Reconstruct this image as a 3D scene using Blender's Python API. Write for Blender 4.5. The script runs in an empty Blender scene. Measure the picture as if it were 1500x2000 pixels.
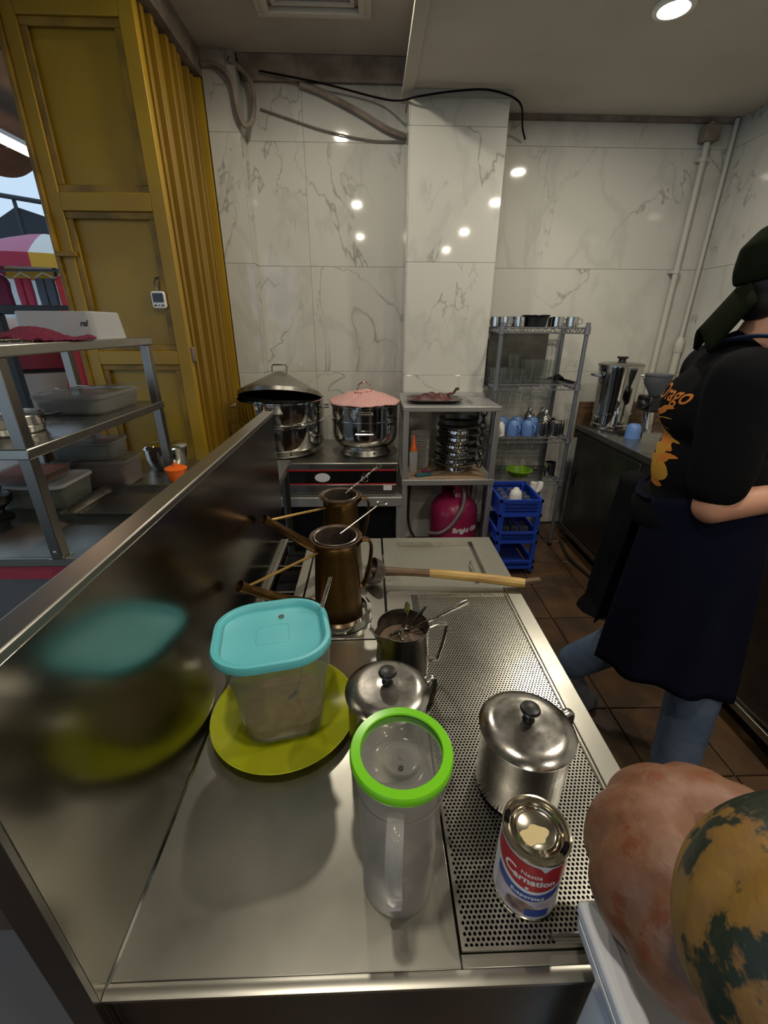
import bpy, bmesh, math, random
from mathutils import Vector, Matrix, noise
from mathutils.bvhtree import BVHTree
random.seed(7)
PI = math.pi
S = bpy.context.scene
COL = S.collection

# ------------------------------------------------------------------ camera
cam_d = bpy.data.cameras.new('camera')
cam = bpy.data.objects.new('camera', cam_d)
COL.objects.link(cam)
_Rx = Vector((0.99951809, -0.03067635, 0.00474938))
_Dn = Vector((-0.0078462, -0.39769701, -0.91748326))
_Fw = Vector((0.03003386, 0.91700384, -0.39774604))
_m = Matrix((( _Rx[0], -_Dn[0], -_Fw[0], 0.0), (_Rx[1], -_Dn[1], -_Fw[1], 0.0), (_Rx[2], -_Dn[2], -_Fw[2], 1.45), (0, 0, 0, 1)))
cam.matrix_world = _m
cam_d.sensor_fit = 'HORIZONTAL'
cam_d.sensor_width = 36.0
cam_d.lens = 36.0 * 837.0 / 1500.0
cam_d.clip_start = 0.02
cam_d.clip_end = 200
S.camera = cam

# ------------------------------------------------------------------ world, exposure
world = bpy.data.worlds.new('World')
S.world = world
world.use_nodes = True
_wn = world.node_tree.nodes
_bg = _wn['Background']
_bg.inputs[0].default_value = (0.52, 0.68, 0.86, 1)
_bg.inputs[1].default_value = 1.1
S.view_settings.view_transform = 'Standard'
S.view_settings.look = 'None'
S.view_settings.gamma = 1.0
S.view_settings.use_curve_mapping = False
S.view_settings.exposure = 0.0
S.cycles.transparent_max_bounces = 32
LAMP_W = 10.5          # watts of one ceiling downlight
LAMP_C = (1.0, 0.90, 0.74)

# ------------------------------------------------------------------ materials
MAT = {}
def _set(b, k, v):
    if k in b.inputs: b.inputs[k].default_value = v
def mat(name, col, rough=0.5, metal=0.0, col2=None, scale=8.0, bump=0.0, bscale=60.0, stretch=None, rvar=0.0, emit=None, estr=0.0, coat=0.0, trans=0.0, spec=None, contrast=(0.35, 0.65), alpha=None, sheen=0.0):
    m = bpy.data.materials.new(name); m.use_nodes = True
    nt = m.node_tree; b = nt.nodes['Principled BSDF']
    b.inputs['Base Color'].default_value = (*col, 1)
    b.inputs['Roughness'].default_value = rough
    b.inputs['Metallic'].default_value = metal
    if spec is not None: _set(b, 'Specular IOR Level', spec)
    if coat: _set(b, 'Coat Weight', coat); _set(b, 'Coat Roughness', 0.08)
    if trans: _set(b, 'Transmission Weight', trans)
    if sheen: _set(b, 'Sheen Weight', sheen)
    if emit: _set(b, 'Emission Color', (*emit, 1)); _set(b, 'Emission Strength', estr)
    vec = None
    if col2 is not None or bump or rvar:
        tc = nt.nodes.new('ShaderNodeTexCoord')
        mp = nt.nodes.new('ShaderNodeMapping')
        if stretch: mp.inputs['Scale'].default_value = stretch
        nt.links.new(tc.outputs['Object'], mp.inputs[0]); vec = mp.outputs[0]
    if col2 is not None or rvar:
        n = nt.nodes.new('ShaderNodeTexNoise'); n.inputs['Scale'].default_value = scale; n.inputs['Detail'].default_value = 6
        nt.links.new(vec, n.inputs['Vector'])
        cr = nt.nodes.new('ShaderNodeValToRGB')
        cr.color_ramp.elements[0].position = contrast[0]; cr.color_ramp.elements[1].position = contrast[1]
        cr.color_ramp.elements[0].color = (*col, 1); cr.color_ramp.elements[1].color = (*(col2 or col), 1)
        nt.links.new(n.outputs[0], cr.inputs[0])
        nt.links.new(cr.outputs[0], b.inputs['Base Color'])
        if rvar:
            mr = nt.nodes.new('ShaderNodeMapRange')
            mr.inputs[1].default_value = 0.3; mr.inputs[2].default_value = 0.7
            mr.inputs[3].default_value = max(0.02, rough - rvar); mr.inputs[4].default_value = rough + rvar
            nt.links.new(n.outputs[0], mr.inputs[0]); nt.links.new(mr.outputs[0], b.inputs['Roughness'])
    if bump:
        n2 = nt.nodes.new('ShaderNodeTexNoise'); n2.inputs['Scale'].default_value = bscale; n2.inputs['Detail'].default_value = 4
        nt.links.new(vec, n2.inputs['Vector'])
        bp = nt.nodes.new('ShaderNodeBump'); bp.inputs['Strength'].default_value = bump; bp.inputs['Distance'].default_value = 0.01
        nt.links.new(n2.outputs[0], bp.inputs['Height']); nt.links.new(bp.outputs[0], b.inputs['Normal'])
    MAT[name] = m
    return m
def clear(name, tint, body, fac, rough=0.1):
    """thin clear plastic or glass: mostly see-through, with a milky glossy share that grows at grazing angles"""
    m = bpy.data.materials.new(name); m.use_nodes = True
    nt = m.node_tree; b = nt.nodes['Principled BSDF']; out = nt.nodes['Material Output']
    b.inputs['Base Color'].default_value = (*body, 1); b.inputs['Roughness'].default_value = rough
    tr = nt.nodes.new('ShaderNodeBsdfTransparent'); tr.inputs[0].default_value = (*tint, 1)
    lw = nt.nodes.new('ShaderNodeLayerWeight'); lw.inputs[0].default_value = 0.35
    mr = nt.nodes.new('ShaderNodeMapRange'); mr.inputs[3].default_value = fac; mr.inputs[4].default_value = min(1, fac + 0.30)
    mx = nt.nodes.new('ShaderNodeMixShader')
    nt.links.new(lw.outputs['Facing'], mr.inputs[0]); nt.links.new(mr.outputs[0], mx.inputs[0])
    nt.links.new(tr.outputs[0], mx.inputs[1]); nt.links.new(b.outputs[0], mx.inputs[2]); nt.links.new(mx.outputs[0], out.inputs[0])
    MAT[name] = m
    return m
def marble():
    m = bpy.data.materials.new('marble_tile'); m.use_nodes = True
    nt = m.node_tree; N = nt.nodes; L = nt.links; b = N['Principled BSDF']
    tc = N.new('ShaderNodeTexCoord'); oi = N.new('ShaderNodeObjectInfo')
    mul = N.new('ShaderNodeMath'); mul.operation = 'MULTIPLY'; mul.inputs[1].default_value = 37.0
    L.new(oi.outputs['Random'], mul.inputs[0])
    add = N.new('ShaderNodeVectorMath'); add.operation = 'ADD'
    mpv = N.new('ShaderNodeMapping'); mpv.inputs['Rotation'].default_value = (0, 0, 0.75); mpv.inputs['Scale'].default_value = (1.35, 0.75, 1.0)
    L.new(tc.outputs['Object'], mpv.inputs[0]); L.new(mpv.outputs[0], add.inputs[0]); L.new(mul.outputs[0], add.inputs[1])
    def vein(scale, dist, width, dark):
        n = N.new('ShaderNodeTexNoise'); n.inputs['Scale'].default_value = scale; n.inputs['Detail'].default_value = 5
        n.inputs['Distortion'].default_value = dist; n.inputs['Roughness'].default_value = 0.55
        L.new(add.outputs[0], n.inputs['Vector'])
        s = N.new('ShaderNodeMath'); s.operation = 'SUBTRACT'; s.inputs[1].default_value = 0.5; L.new(n.outputs[0], s.inputs[0])
        a = N.new('ShaderNodeMath'); a.operation = 'ABSOLUTE'; L.new(s.outputs[0], a.inputs[0])
        r = N.new('ShaderNodeMapRange'); r.inputs[1].default_value = 0.0; r.inputs[2].default_value = width; r.inputs[3].default_value = dark; r.inputs[4].default_value = 0.0
        L.new(a.outputs[0], r.inputs[0]); return r.outputs[0]
    v1 = vein(1.25, 0.55, 0.0085, 0.62); v2 = vein(1.6, 0.35, 0.040, 0.15)
    msk = N.new('ShaderNodeTexNoise'); msk.inputs['Scale'].default_value = 2.4; L.new(add.outputs[0], msk.inputs['Vector'])
    mr = N.new('ShaderNodeMapRange'); mr.inputs[1].default_value = 0.40; mr.inputs[2].default_value = 0.60; L.new(msk.outputs[0], mr.inputs[0])
    vm = N.new('ShaderNodeMath'); vm.operation = 'MULTIPLY'; L.new(v1, vm.inputs[0]); L.new(mr.outputs[0], vm.inputs[1])
    mx0 = N.new('ShaderNodeMath'); mx0.operation = 'MAXIMUM'; L.new(vm.outputs[0], mx0.inputs[0]); L.new(v2, mx0.inputs[1])
    mix = N.new('ShaderNodeMix'); mix.data_type = 'RGBA'
    mix.inputs[6].default_value = (0.55, 0.545, 0.495, 1); mix.inputs[7].default_value = (0.16, 0.155, 0.15, 1)
    L.new(mx0.outputs[0], mix.inputs[0])
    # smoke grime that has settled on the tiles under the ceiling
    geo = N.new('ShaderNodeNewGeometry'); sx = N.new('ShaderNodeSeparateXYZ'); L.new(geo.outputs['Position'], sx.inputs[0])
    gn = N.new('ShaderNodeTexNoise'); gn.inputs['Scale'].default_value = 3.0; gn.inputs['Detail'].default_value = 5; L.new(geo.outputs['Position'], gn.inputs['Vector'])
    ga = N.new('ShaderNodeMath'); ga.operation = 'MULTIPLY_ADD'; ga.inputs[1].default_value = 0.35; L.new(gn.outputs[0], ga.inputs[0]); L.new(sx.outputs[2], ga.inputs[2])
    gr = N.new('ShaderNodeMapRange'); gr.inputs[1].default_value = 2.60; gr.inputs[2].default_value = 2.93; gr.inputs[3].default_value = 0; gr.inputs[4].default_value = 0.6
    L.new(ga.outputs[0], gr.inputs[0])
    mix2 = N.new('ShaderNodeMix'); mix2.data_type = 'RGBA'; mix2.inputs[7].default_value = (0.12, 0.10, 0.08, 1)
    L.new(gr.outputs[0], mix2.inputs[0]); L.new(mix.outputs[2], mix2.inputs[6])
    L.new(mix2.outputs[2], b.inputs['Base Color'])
    b.inputs['Roughness'].default_value = 0.06
    _set(b, 'Specular IOR Level', 0.45)
    MAT['marble'] = m
marble()
mat('grout', (0.20, 0.19, 0.17), 0.9)
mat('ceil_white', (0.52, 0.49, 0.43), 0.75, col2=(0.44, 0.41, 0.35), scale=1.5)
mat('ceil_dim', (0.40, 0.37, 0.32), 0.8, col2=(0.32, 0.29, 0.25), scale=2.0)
mat('grime_and_shade', (0.13, 0.10, 0.08), 0.8, col2=(0.24, 0.20, 0.16), scale=9)
mat('rear_wall', (0.42, 0.40, 0.36), 0.8)
mat('floor_base', (0.055, 0.038, 0.028), 0.6)
mat('floor_tile', (0.105, 0.058, 0.028), 0.33, col2=(0.042, 0.026, 0.016), scale=4.5, bump=0.12, bscale=30, rvar=0.1)
mat('steel', (0.43, 0.42, 0.375), 0.29, 1.0, col2=(0.36, 0.35, 0.31), scale=5, rvar=0.06)
mat('steel_brush', (0.40, 0.39, 0.345), 0.33, 1.0, col2=(0.34, 0.33, 0.29), scale=6, rvar=0.06)
mat('steel_panel', (0.27, 0.26, 0.225), 0.19, 1.0, col2=(0.22, 0.21, 0.18), scale=3, rvar=0.04)
mat('steel_dark', (0.20, 0.195, 0.18), 0.34, 1.0, col2=(0.13, 0.125, 0.115), scale=6, rvar=0.06)
mat('chrome', (0.66, 0.655, 0.63), 0.10, 1.0, col2=(0.58, 0.575, 0.55), scale=9, rvar=0.04)
mat('worn_steel', (0.56, 0.54, 0.50), 0.23, 1.0, col2=(0.30, 0.285, 0.26), scale=24, rvar=0.13, bump=0.015, bscale=90)
mat('dull_steel', (0.19, 0.18, 0.165), 0.28, 1.0, col2=(0.12, 0.115, 0.105), scale=22, rvar=0.06)
mat('grey_paint', (0.30, 0.31, 0.31), 0.45, 0.3)
mat('rack_grey', (0.19, 0.20, 0.225), 0.4, 0.6)
mat('alu_frame', (0.43, 0.43, 0.42), 0.42, 0.7)
mat('brass', (0.19, 0.112, 0.038), 0.42, 1.0, col2=(0.065, 0.038, 0.017), scale=13, rvar=0.10, bump=0.03, bscale=30, contrast=(0.40, 0.70))
mat('brass_dirty', (0.16, 0.090, 0.055), 0.55, 0.5, col2=(0.045, 0.026, 0.018), scale=16, bump=0.1, bscale=60)
mat('sock_dark', (0.035, 0.019, 0.012), 0.8, col2=(0.012, 0.007, 0.005), scale=40)
mat('coffee', (0.016, 0.009, 0.006), 0.25)
mat('wire', (0.60, 0.58, 0.53), 0.25, 1.0)
mat('brass_rod', (0.42, 0.27, 0.09), 0.35, 1.0)
mat('black', (0.008, 0.008, 0.008), 0.35)
mat('black_matte', (0.006, 0.006, 0.007), 0.9, spec=0.1)
mat('black_gloss', (0.007, 0.007, 0.007), 0.15)
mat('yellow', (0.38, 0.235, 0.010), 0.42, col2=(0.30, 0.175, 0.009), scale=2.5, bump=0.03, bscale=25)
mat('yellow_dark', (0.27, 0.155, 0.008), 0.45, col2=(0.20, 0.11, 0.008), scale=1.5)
mat('post_steel', (0.24, 0.225, 0.20), 0.30, 1.0)
mat('milk_coffee', (0.13, 0.085, 0.058), 0.35)
mat('yellow_worn', (0.33, 0.19, 0.012), 0.5, col2=(0.15, 0.085, 0.012), scale=7, bump=0.05, bscale=40)
mat('turquoise', (0.105, 0.47, 0.53), 0.38, col2=(0.085, 0.41, 0.47), scale=3)
mat('plate_green', (0.30, 0.325, 0.010), 0.16, coat=0.4)
mat('lid_green', (0.155, 0.52, 0.012), 0.24)
mat('orange', (0.80, 0.13, 0.01), 0.35)
mat('blue_plastic', (0.018, 0.065, 0.46), 0.40)
mat('cup_blue', (0.10, 0.20, 0.46), 0.35)
mat('white_china', (0.75, 0.74, 0.70), 0.25)
mat('white_plastic', (0.62, 0.65, 0.70), 0.38)
mat('pink_gas', (0.34, 0.018, 0.085), 0.35, coat=0.3)
mat('grey_hose', (0.19, 0.17, 0.16), 0.5)
mat('wood_board', (0.30, 0.21, 0.13), 0.6, col2=(0.22, 0.15, 0.09), scale=6, stretch=(1, 8, 1))
mat('ladle_wood', (0.50, 0.33, 0.10), 0.45, col2=(0.33, 0.20, 0.055), scale=6, stretch=(1, 10, 10), bump=0.05)
mat('ladle_dark', (0.14, 0.075, 0.03), 0.5, col2=(0.06, 0.03, 0.015), scale=9, stretch=(2, 8, 8))
mat('coconut', (0.030, 0.022, 0.018), 0.40, col2=(0.10, 0.085, 0.075), scale=24)
mat('maroon_cloth', (0.13, 0.012, 0.035), 0.95, bump=0.5, bscale=220)
mat('red_cloth', (0.50, 0.012, 0.012), 0.7)
mat('tank_white', (0.55, 0.50, 0.47), 0.6)
mat('tank_red', (0.30, 0.025, 0.05), 0.6)
mat('meat', (0.050, 0.010, 0.009), 0.45, col2=(0.10, 0.025, 0.02), scale=20, bump=0.3)
mat('skin', (0.50, 0.255, 0.165), 0.55, col2=(0.44, 0.215, 0.135), scale=12)
mat('tshirt', (0.0065, 0.0065, 0.0075), 1.0, spec=0.08, bump=0.15, bscale=18)
mat('apron', (0.0055, 0.0065, 0.017), 1.0, spec=0.08, bump=0.15, bscale=14)
mat('apron_strap', (0.012, 0.03, 0.075), 0.85)
mat('denim', (0.055, 0.085, 0.150), 0.9, col2=(0.10, 0.14, 0.21), scale=5, bump=0.3, bscale=30)
mat('cap', (0.008, 0.011, 0.005), 1.0, spec=0.05)
mat('hair', (0.007, 0.006, 0.006), 0.6)
mat('print_orange', (0.55, 0.17, 0.015), 0.8)
mat('print_yellow', (0.52, 0.26, 0.02), 0.8)
mat('eye_white', (0.7, 0.7, 0.68), 0.3)
mat('lips', (0.36, 0.12, 0.10), 0.5)
mat('red', (0.45, 0.01, 0.012), 0.4)
mat('label_white', (0.72, 0.72, 0.72), 0.4)
mat('label_red', (0.45, 0.008, 0.016), 0.35)
mat('label_blue', (0.018, 0.06, 0.30), 0.35)
mat('label_photo', (0.40, 0.27, 0.20), 0.45, col2=(0.10, 0.055, 0.06), scale=70)
mat('label_pale', (0.66, 0.60, 0.60), 0.45, col2=(0.45, 0.36, 0.40), scale=50)
mat('tin', (0.66, 0.60, 0.45), 0.14, 1.0, col2=(0.55, 0.52, 0.45), scale=8, rvar=0.05)
mat('tin_residue', (0.62, 0.50, 0.25), 0.4)
mat('bulb', (1, 1, 1), 0.3, emit=(1.0, 0.93, 0.80), estr=26.0)
mat('tube_glow', (1, 1, 1), 0.3, emit=(1.0, 0.62, 0.36), estr=14.0)
mat('awning', (0.16, 0.095, 0.055), 0.85, col2=(0.09, 0.055, 0.035), scale=4)
mat('tarp', (0.022, 0.026, 0.034), 0.75)
mat('street_wall', (0.70, 0.71, 0.70), 0.85, col2=(0.55, 0.56, 0.56), scale=3)
mat('blue_wall', (0.46, 0.62, 0.80), 0.85, col2=(0.36, 0.53, 0.72), scale=1.5)
mat('asphalt', (0.08, 0.08, 0.08), 0.9)
mat('umb_pink', (0.42, 0.13, 0.20), 0.8); mat('umb_white', (0.62, 0.60, 0.55), 0.8); mat('umb_yellow', (0.60, 0.33, 0.03), 0.8); mat('umb_red', (0.38, 0.03, 0.06), 0.8)
mat('dark_bar', (0.020, 0.022, 0.025), 0.55)
mat('grey_cloth', (0.075, 0.08, 0.095), 0.9)
mat('towel', (0.13, 0.010, 0.035), 1.0, col2=(0.20, 0.02, 0.055), scale=160, bump=0.6, bscale=260)
mat('food_orange', (0.42, 0.085, 0.03), 0.6, col2=(0.25, 0.04, 0.015), scale=40)
mat('food_green', (0.06, 0.075, 0.04), 0.6, col2=(0.10, 0.10, 0.07), scale=60)
mat('food_red', (0.10, 0.035, 0.03), 0.6, col2=(0.16, 0.07, 0.06), scale=60)
mat('food_grey', (0.10, 0.11, 0.10), 0.6, col2=(0.16, 0.17, 0.15), scale=50)
mat('sugar', (0.30, 0.17, 0.06), 0.8, col2=(0.36, 0.25, 0.10), scale=60)
mat('pipe_paint', (0.50, 0.49, 0.43), 0.5)
mat('grey_bin', (0.085, 0.09, 0.105), 0.5)
mat('teal', (0.02, 0.10, 0.13), 0.4); mat('magenta', (0.30, 0.03, 0.14), 0.4)
mat('green_bowl', (0.20, 0.40, 0.02), 0.35)
mat('screen', (0.020, 0.018, 0.028), 0.2)
clear('clear_plastic', (0.93, 0.94, 0.93), (0.42, 0.42, 0.40), 0.09, 0.10)
clear('handle_clear', (0.90, 0.90, 0.88), (0.52, 0.51, 0.50), 0.28, 0.12)
clear('frosted', (0.90, 0.91, 0.90), (0.36, 0.35, 0.33), 0.11, 0.22)
clear('pitcher_plastic', (0.90, 0.89, 0.88), (0.42, 0.405, 0.385), 0.17, 0.22)
clear('milky', (0.86, 0.86, 0.86), (0.55, 0.55, 0.56), 0.55, 0.30)
clear('tub', (0.90, 0.92, 0.90), (0.36, 0.37, 0.34), 0.07, 0.15)
clear('glass', (0.95, 0.96, 0.95), (0.30, 0.31, 0.31), 0.025, 0.03)
def cloth_stripe():
    m = mat('pink_cloth', (0.62, 0.40, 0.37), 0.95, bump=0.3, bscale=120)
    nt = m.node_tree; b = nt.nodes['Principled BSDF']
    tc = nt.nodes.new('ShaderNodeTexCoord'); w = nt.nodes.new('ShaderNodeTexWave')
    w.inputs['Scale'].default_value = 34; w.inputs['Distortion'].default_value = 2.0
    cr = nt.nodes.new('ShaderNodeValToRGB'); cr.color_ramp.elements[0].color = (0.66, 0.42, 0.38, 1); cr.color_ramp.elements[1].color = (0.42, 0.16, 0.16, 1)
    cr.color_ramp.elements[0].position = 0.45; cr.color_ramp.elements[1].position = 0.9
    nt.links.new(tc.outputs['Object'], w.inputs[0]); nt.links.new(w.outputs[0], cr.inputs[0]); nt.links.new(cr.outputs[0], b.inputs['Base Color'])
cloth_stripe()
def pumpkin_mat(name, c1, c2, c3, s1, th, s2):
    m = mat(name, c1, 0.5, bump=0.18, bscale=55)
    nt = m.node_tree; N = nt.nodes; L = nt.links; b = N['Principled BSDF']
    tc = N.new('ShaderNodeTexCoord')
    def nz(s, d=6):
        n = N.new('ShaderNodeTexNoise'); n.inputs['Scale'].default_value = s; n.inputs['Detail'].default_value = d; n.inputs['Roughness'].default_value = 0.6
        L.new(tc.outputs['Object'], n.inputs['Vector']); return n.outputs[0]
    cr = N.new('ShaderNodeValToRGB'); cr.color_ramp.elements[0].position = 0.38; cr.color_ramp.elements[1].position = 0.62
    cr.color_ramp.elements[0].color = (*c1, 1); cr.color_ramp.elements[1].color = (*c2, 1)
    L.new(nz(s2), cr.inputs[0])
    r2 = N.new('ShaderNodeMapRange'); r2.inputs[1].default_value = th; r2.inputs[2].default_value = th + 0.035
    L.new(nz(s1, 8), r2.inputs[0])
    mx = N.new('ShaderNodeMix'); mx.data_type = 'RGBA'; mx.inputs[7].default_value = (*c3, 1)
    L.new(r2.outputs[0], mx.inputs[0]); L.new(cr.outputs[0], mx.inputs[6]); L.new(mx.outputs[2], b.inputs['Base Color'])
pumpkin_mat('pumpkin_tan', (0.205, 0.098, 0.056), (0.165, 0.068, 0.030), (0.17, 0.048, 0.014), 24, 0.585, 45)
pumpkin_mat('pumpkin_mottled', (0.24, 0.130, 0.020), (0.17, 0.085, 0.028), (0.014, 0.022, 0.012), 21, 0.485, 24)
mat('stem', (0.16, 0.11, 0.05), 0.8)

# ------------------------------------------------------------------ mesh builder
class MB:
    def __init__(s): s.v = []; s.f = []; s.mk = 0
    def mark(s): s.mk = len(s.v); return s
    def add(s, vs, fs):
        o = len(s.v); s.v += [tuple(p) for p in vs]; s.f += [tuple(i + o for i in f) for f in fs]; return s
    def box(s, x0, x1, y0, y1, z0, z1):
        return s.add([(x0,y0,z0),(x1,y0,z0),(x1,y1,z0),(x0,y1,z0),(x0,y0,z1),(x1,y0,z1),(x1,y1,z1),(x0,y1,z1)],
                     [(0,3,2,1),(4,5,6,7),(0,1,5,4),(1,2,6,5),(2,3,7,6),(3,0,4,7)])
    def lathe(s, prof, n=32, c=(0,0,0), a0=0.0, a1=None):
        full = a1 is None; a1 = a0 + 2*PI if full else a1
        m = n if full else n + 1; vs = []; idx = []
        for r, z in prof:
            if r < 1e-7: idx.append([len(vs)]*m); vs.append((c[0], c[1], c[2]+z))
            else:
                st = len(vs); idx.append([st + i for i in range(m)])
                for i in range(m):
                    a = a0 + (a1-a0)*i/n; vs.append((c[0]+r*math.cos(a), c[1]+r*math.sin(a), c[2]+z))
        fs = []
        for j in range(len(prof)-1):
            A, B = idx[j], idx[j+1]
            for i in range(n):
                k = (i+1) % m
                q = []
                for w in (A[i], A[k], B[k], B[i]):
                    if w not in q: q.append(w)
                if len(q) > 2: fs.append(tuple(q))
        return s.add(vs, fs)
    def tube(s, pts, r, n=8, closed=False, cap=True, flat=1.0):
        P = [Vector(p) for p in pts]; m = len(P); R = r if isinstance(r, (list, tuple)) else [r]*m
        vs = []; fs = []; up = None
        for i in range(m):
            a = P[(i-1) % m] if (closed or i > 0) else P[i]; b = P[(i+1) % m] if (closed or i < m-1) else P[i]
            t = (b-a).normalized()
            if up is None: up = Vector((0,0,1)) if abs(t.z) < 0.9 else Vector((1,0,0))
            u = (up - t*up.dot(t))
            if u.length < 1e-6: u = t.orthogonal()
            u.normalize(); up = u; w = t.cross(u)
            for k in range(n):
                an = 2*PI*k/n; q = P[i] + u*(R[i]*math.cos(an)*flat) + w*(R[i]*math.sin(an)); vs.append(tuple(q))
        for i in range(m if closed else m-1):
            j = (i+1) % m
            for k in range(n): l = (k+1) % n; fs.append((i*n+k, i*n+l, j*n+l, j*n+k))
        if cap and not closed: fs.append(tuple(range(n))[::-1]); fs.append(tuple((m-1)*n+k for k in range(n)))
        return s.add(vs, fs)
    def bar(s, p, q, w, h):
        """rectangular bar between two points"""
        p = Vector(p); q = Vector(q); t = (q-p).normalized(); up = Vector((0,0,1)) if abs(t.z) < 0.95 else Vector((0,1,0))
        u = t.cross(up).normalized()*w/2; v = u.cross(t).normalized()*h/2
        vs = [tuple(a+b) for a in (p, q) for b in (-u-v, u-v, u+v, -u+v)]
        return s.add(vs, [(0,1,2,3)[::-1],(4,5,6,7),(0,1,5,4),(1,2,6,5),(2,3,7,6),(3,0,4,7)])
    def loops(s, L, cap0=True, cap1=True):
        n = len(L[0]); vs = [p for l in L for p in l]; fs = []
        for i in range(len(L)-1):
            for k in range(n): l = (k+1) % n; fs.append((i*n+k, i*n+l, (i+1)*n+l, (i+1)*n+k))
        if cap0: fs.append(tuple(range(n))[::-1])
        if cap1: fs.append(tuple((len(L)-1)*n+k for k in range(n)))
        return s.add(vs, fs)
    def rloft(s, secs, c=(0,0,0), cap0=True, cap1=True, n=5):
        """sections of rounded rectangles: (w, d, r, z)"""
        return s.loops([[(c[0]+x, c[1]+y, c[2]+z) for x, y in rrect(w, d, r, n)] for w, d, r, z in secs], cap0, cap1)
    def ball(s, c, rx, ry=None, rz=None, n=20, m=12):
        ry = ry or rx; rz = rz or rx; st = len(s.v)
        s.lathe([(math.sin(PI*i/m), -math.cos(PI*i/m)) if 0 < i < m else (0, -math.cos(PI*i/m)) for i in range(m+1)], n)
        for i in range(st, len(s.v)): p = s.v[i]; s.v[i] = (c[0]+p[0]*rx, c[1]+p[1]*ry, c[2]+p[2]*rz)
        return s
    def torus(s, c, R, r, n=28, m=8, axis='z', arc=(0, 2*PI)):
        full = abs(arc[1]-arc[0]-2*PI) < 1e-6; k = n if full else n+1; pts = []
        for i in range(k):
            a = arc[0] + (arc[1]-arc[0])*i/n; x, y = R*math.cos(a), R*math.sin(a)
            pts.append({'z': (c[0]+x, c[1]+y, c[2]), 'y': (c[0]+x, c[1], c[2]+y), 'x': (c[0], c[1]+x, c[2]+y)}[axis])
        return s.tube(pts, r, m, closed=full)
    def cap(s, p, q, r0, r1, n=14):
        """tapered capsule"""
        p = Vector(p); q = Vector(q); t = (q-p); L = t.length; t.normalize()
        prof = [(0, -r0)] + [(r0*math.sin(a), -r0*math.cos(a)) for a in (0.4, 0.8, 1.2, 1.5708)] + [(r1*math.sin(a), L - r1*math.cos(a)) for a in (1.5708, 1.95, 2.35, 2.75)] + [(0, L+r1)]
        st = len(s.v); s.lathe(prof, n); M = t.to_track_quat('Z', 'Y').to_matrix()
        for i in range(st, len(s.v)): s.v[i] = tuple(M @ Vector(s.v[i]) + p)
        return s
    def ext(s, poly, a, b, axis='z'):
        """extrude a 2D polygon along an axis"""
        def P(u, v, w): return {'z': (u, v, w), 'y': (u, w, v), 'x': (w, u, v)}[axis]
        n = len(poly)
        return s.add([P(u, v, a) for u, v in poly] + [P(u, v, b) for u, v in poly],
            [tuple(range(n))[::-1], tuple(range(n, 2*n))] + [(i, (i+1) % n, n+(i+1) % n, n+i) for i in range(n)])
    def grid(s, fn, nu, nv):
        vs = [fn(i/nu, j/nv) for j in range(nv+1) for i in range(nu+1)]
        return s.add(vs, [(j*(nu+1)+i, j*(nu+1)+i+1, (j+1)*(nu+1)+i+1, (j+1)*(nu+1)+i) for j in range(nv) for i in range(nu)])
    def xf(s, M, start=None):
        for i in range(s.mk if start is None else start, len(s.v)): s.v[i] = tuple(M @ Vector(s.v[i]))
        return s
    def mesh(s, name, angle=35, smooth=True, fixn=True):
        me = bpy.data.meshes.new(name); me.from_pydata(s.v, [], s.f); me.validate()
        if fixn:
            bm = bmesh.new(); bm.from_mesh(me); bmesh.ops.recalc_face_normals(bm, faces=bm.faces); bm.to_mesh(me); bm.free()
        if smooth:
            me.shade_smooth(); me.set_sharp_from_angle(angle=math.radians(angle))
        return me
def rrect(w, d, r, n=5):
    r = max(1e-4, min(r, w/2-1e-4, d/2-1e-4)); out = []
    for cx, cy, a in ((w/2-r, d/2-r, 0), (-w/2+r, d/2-r, PI/2), (-w/2+r, -d/2+r, PI), (w/2-r, -d/2+r, 1.5*PI)):
        for i in range(n+1): t = a + PI/2*i/n; out.append((cx+r*math.cos(t), cy+r*math.sin(t)))
    return out
def link(name, me, m):
    o = bpy.data.objects.new(name, me); COL.objects.link(o)
    if m and not me.materials: me.materials.append(MAT[m])
    return o
def part(name, mb, m, parent, world=False, bevel=0.0, angle=35, kind=None, label=None, smooth=True, fixn=True):
    if world: l = parent.location; mb.v = [(p[0]-l[0], p[1]-l[1], p[2]-l[2]) for p in mb.v]
    o = link(name, mb.mesh(name, angle, smooth, fixn), m); o.parent = parent
    if bevel: bev(o, bevel)
    if kind: o['kind'] = kind
    if label: o['label'] = label
    return o
def bev(o, w, seg=2):
    b = o.modifiers.new('bevel', 'BEVEL'); b.width = w; b.segments = seg; b.limit_method = 'ANGLE'; b.angle_limit = 0.6
def tag(o, label, cat, group=None):
    o['label'] = label; o['category'] = cat
    if group: o['group'] = group
    return o
def thing(name, label, cat, loc=(0,0,0), rz=0.0, group=None):
    o = bpy.data.objects.new(name, None); o.empty_display_size = 0.05; COL.objects.link(o)
    o.location = loc; o.rotation_euler = (0, 0, rz)
    return tag(o, label, cat, group)
def solo(name, mb, m, label, cat, loc=(0,0,0), rz=0.0, group=None, bevel=0.0, angle=35, world=False):
    if world: mb.v = [(p[0]-loc[0], p[1]-loc[1], p[2]-loc[2]) for p in mb.v]
    o = link(name, mb.mesh(name, angle), m); o.location = loc; o.rotation_euler = (0, 0, rz)
    if bevel: bev(o, bevel)
    return tag(o, label, cat, group)
def struct(name, mb, m, loc=(0,0,0), bevel=0.0, label=None):
    mb.v = [(p[0]-loc[0], p[1]-loc[1], p[2]-loc[2]) for p in mb.v]
    o = link(name, mb.mesh(name), m); o.location = loc; o['kind'] = 'structure'
    if label: o['label'] = label
    if bevel: bev(o, bevel)
    return o
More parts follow.
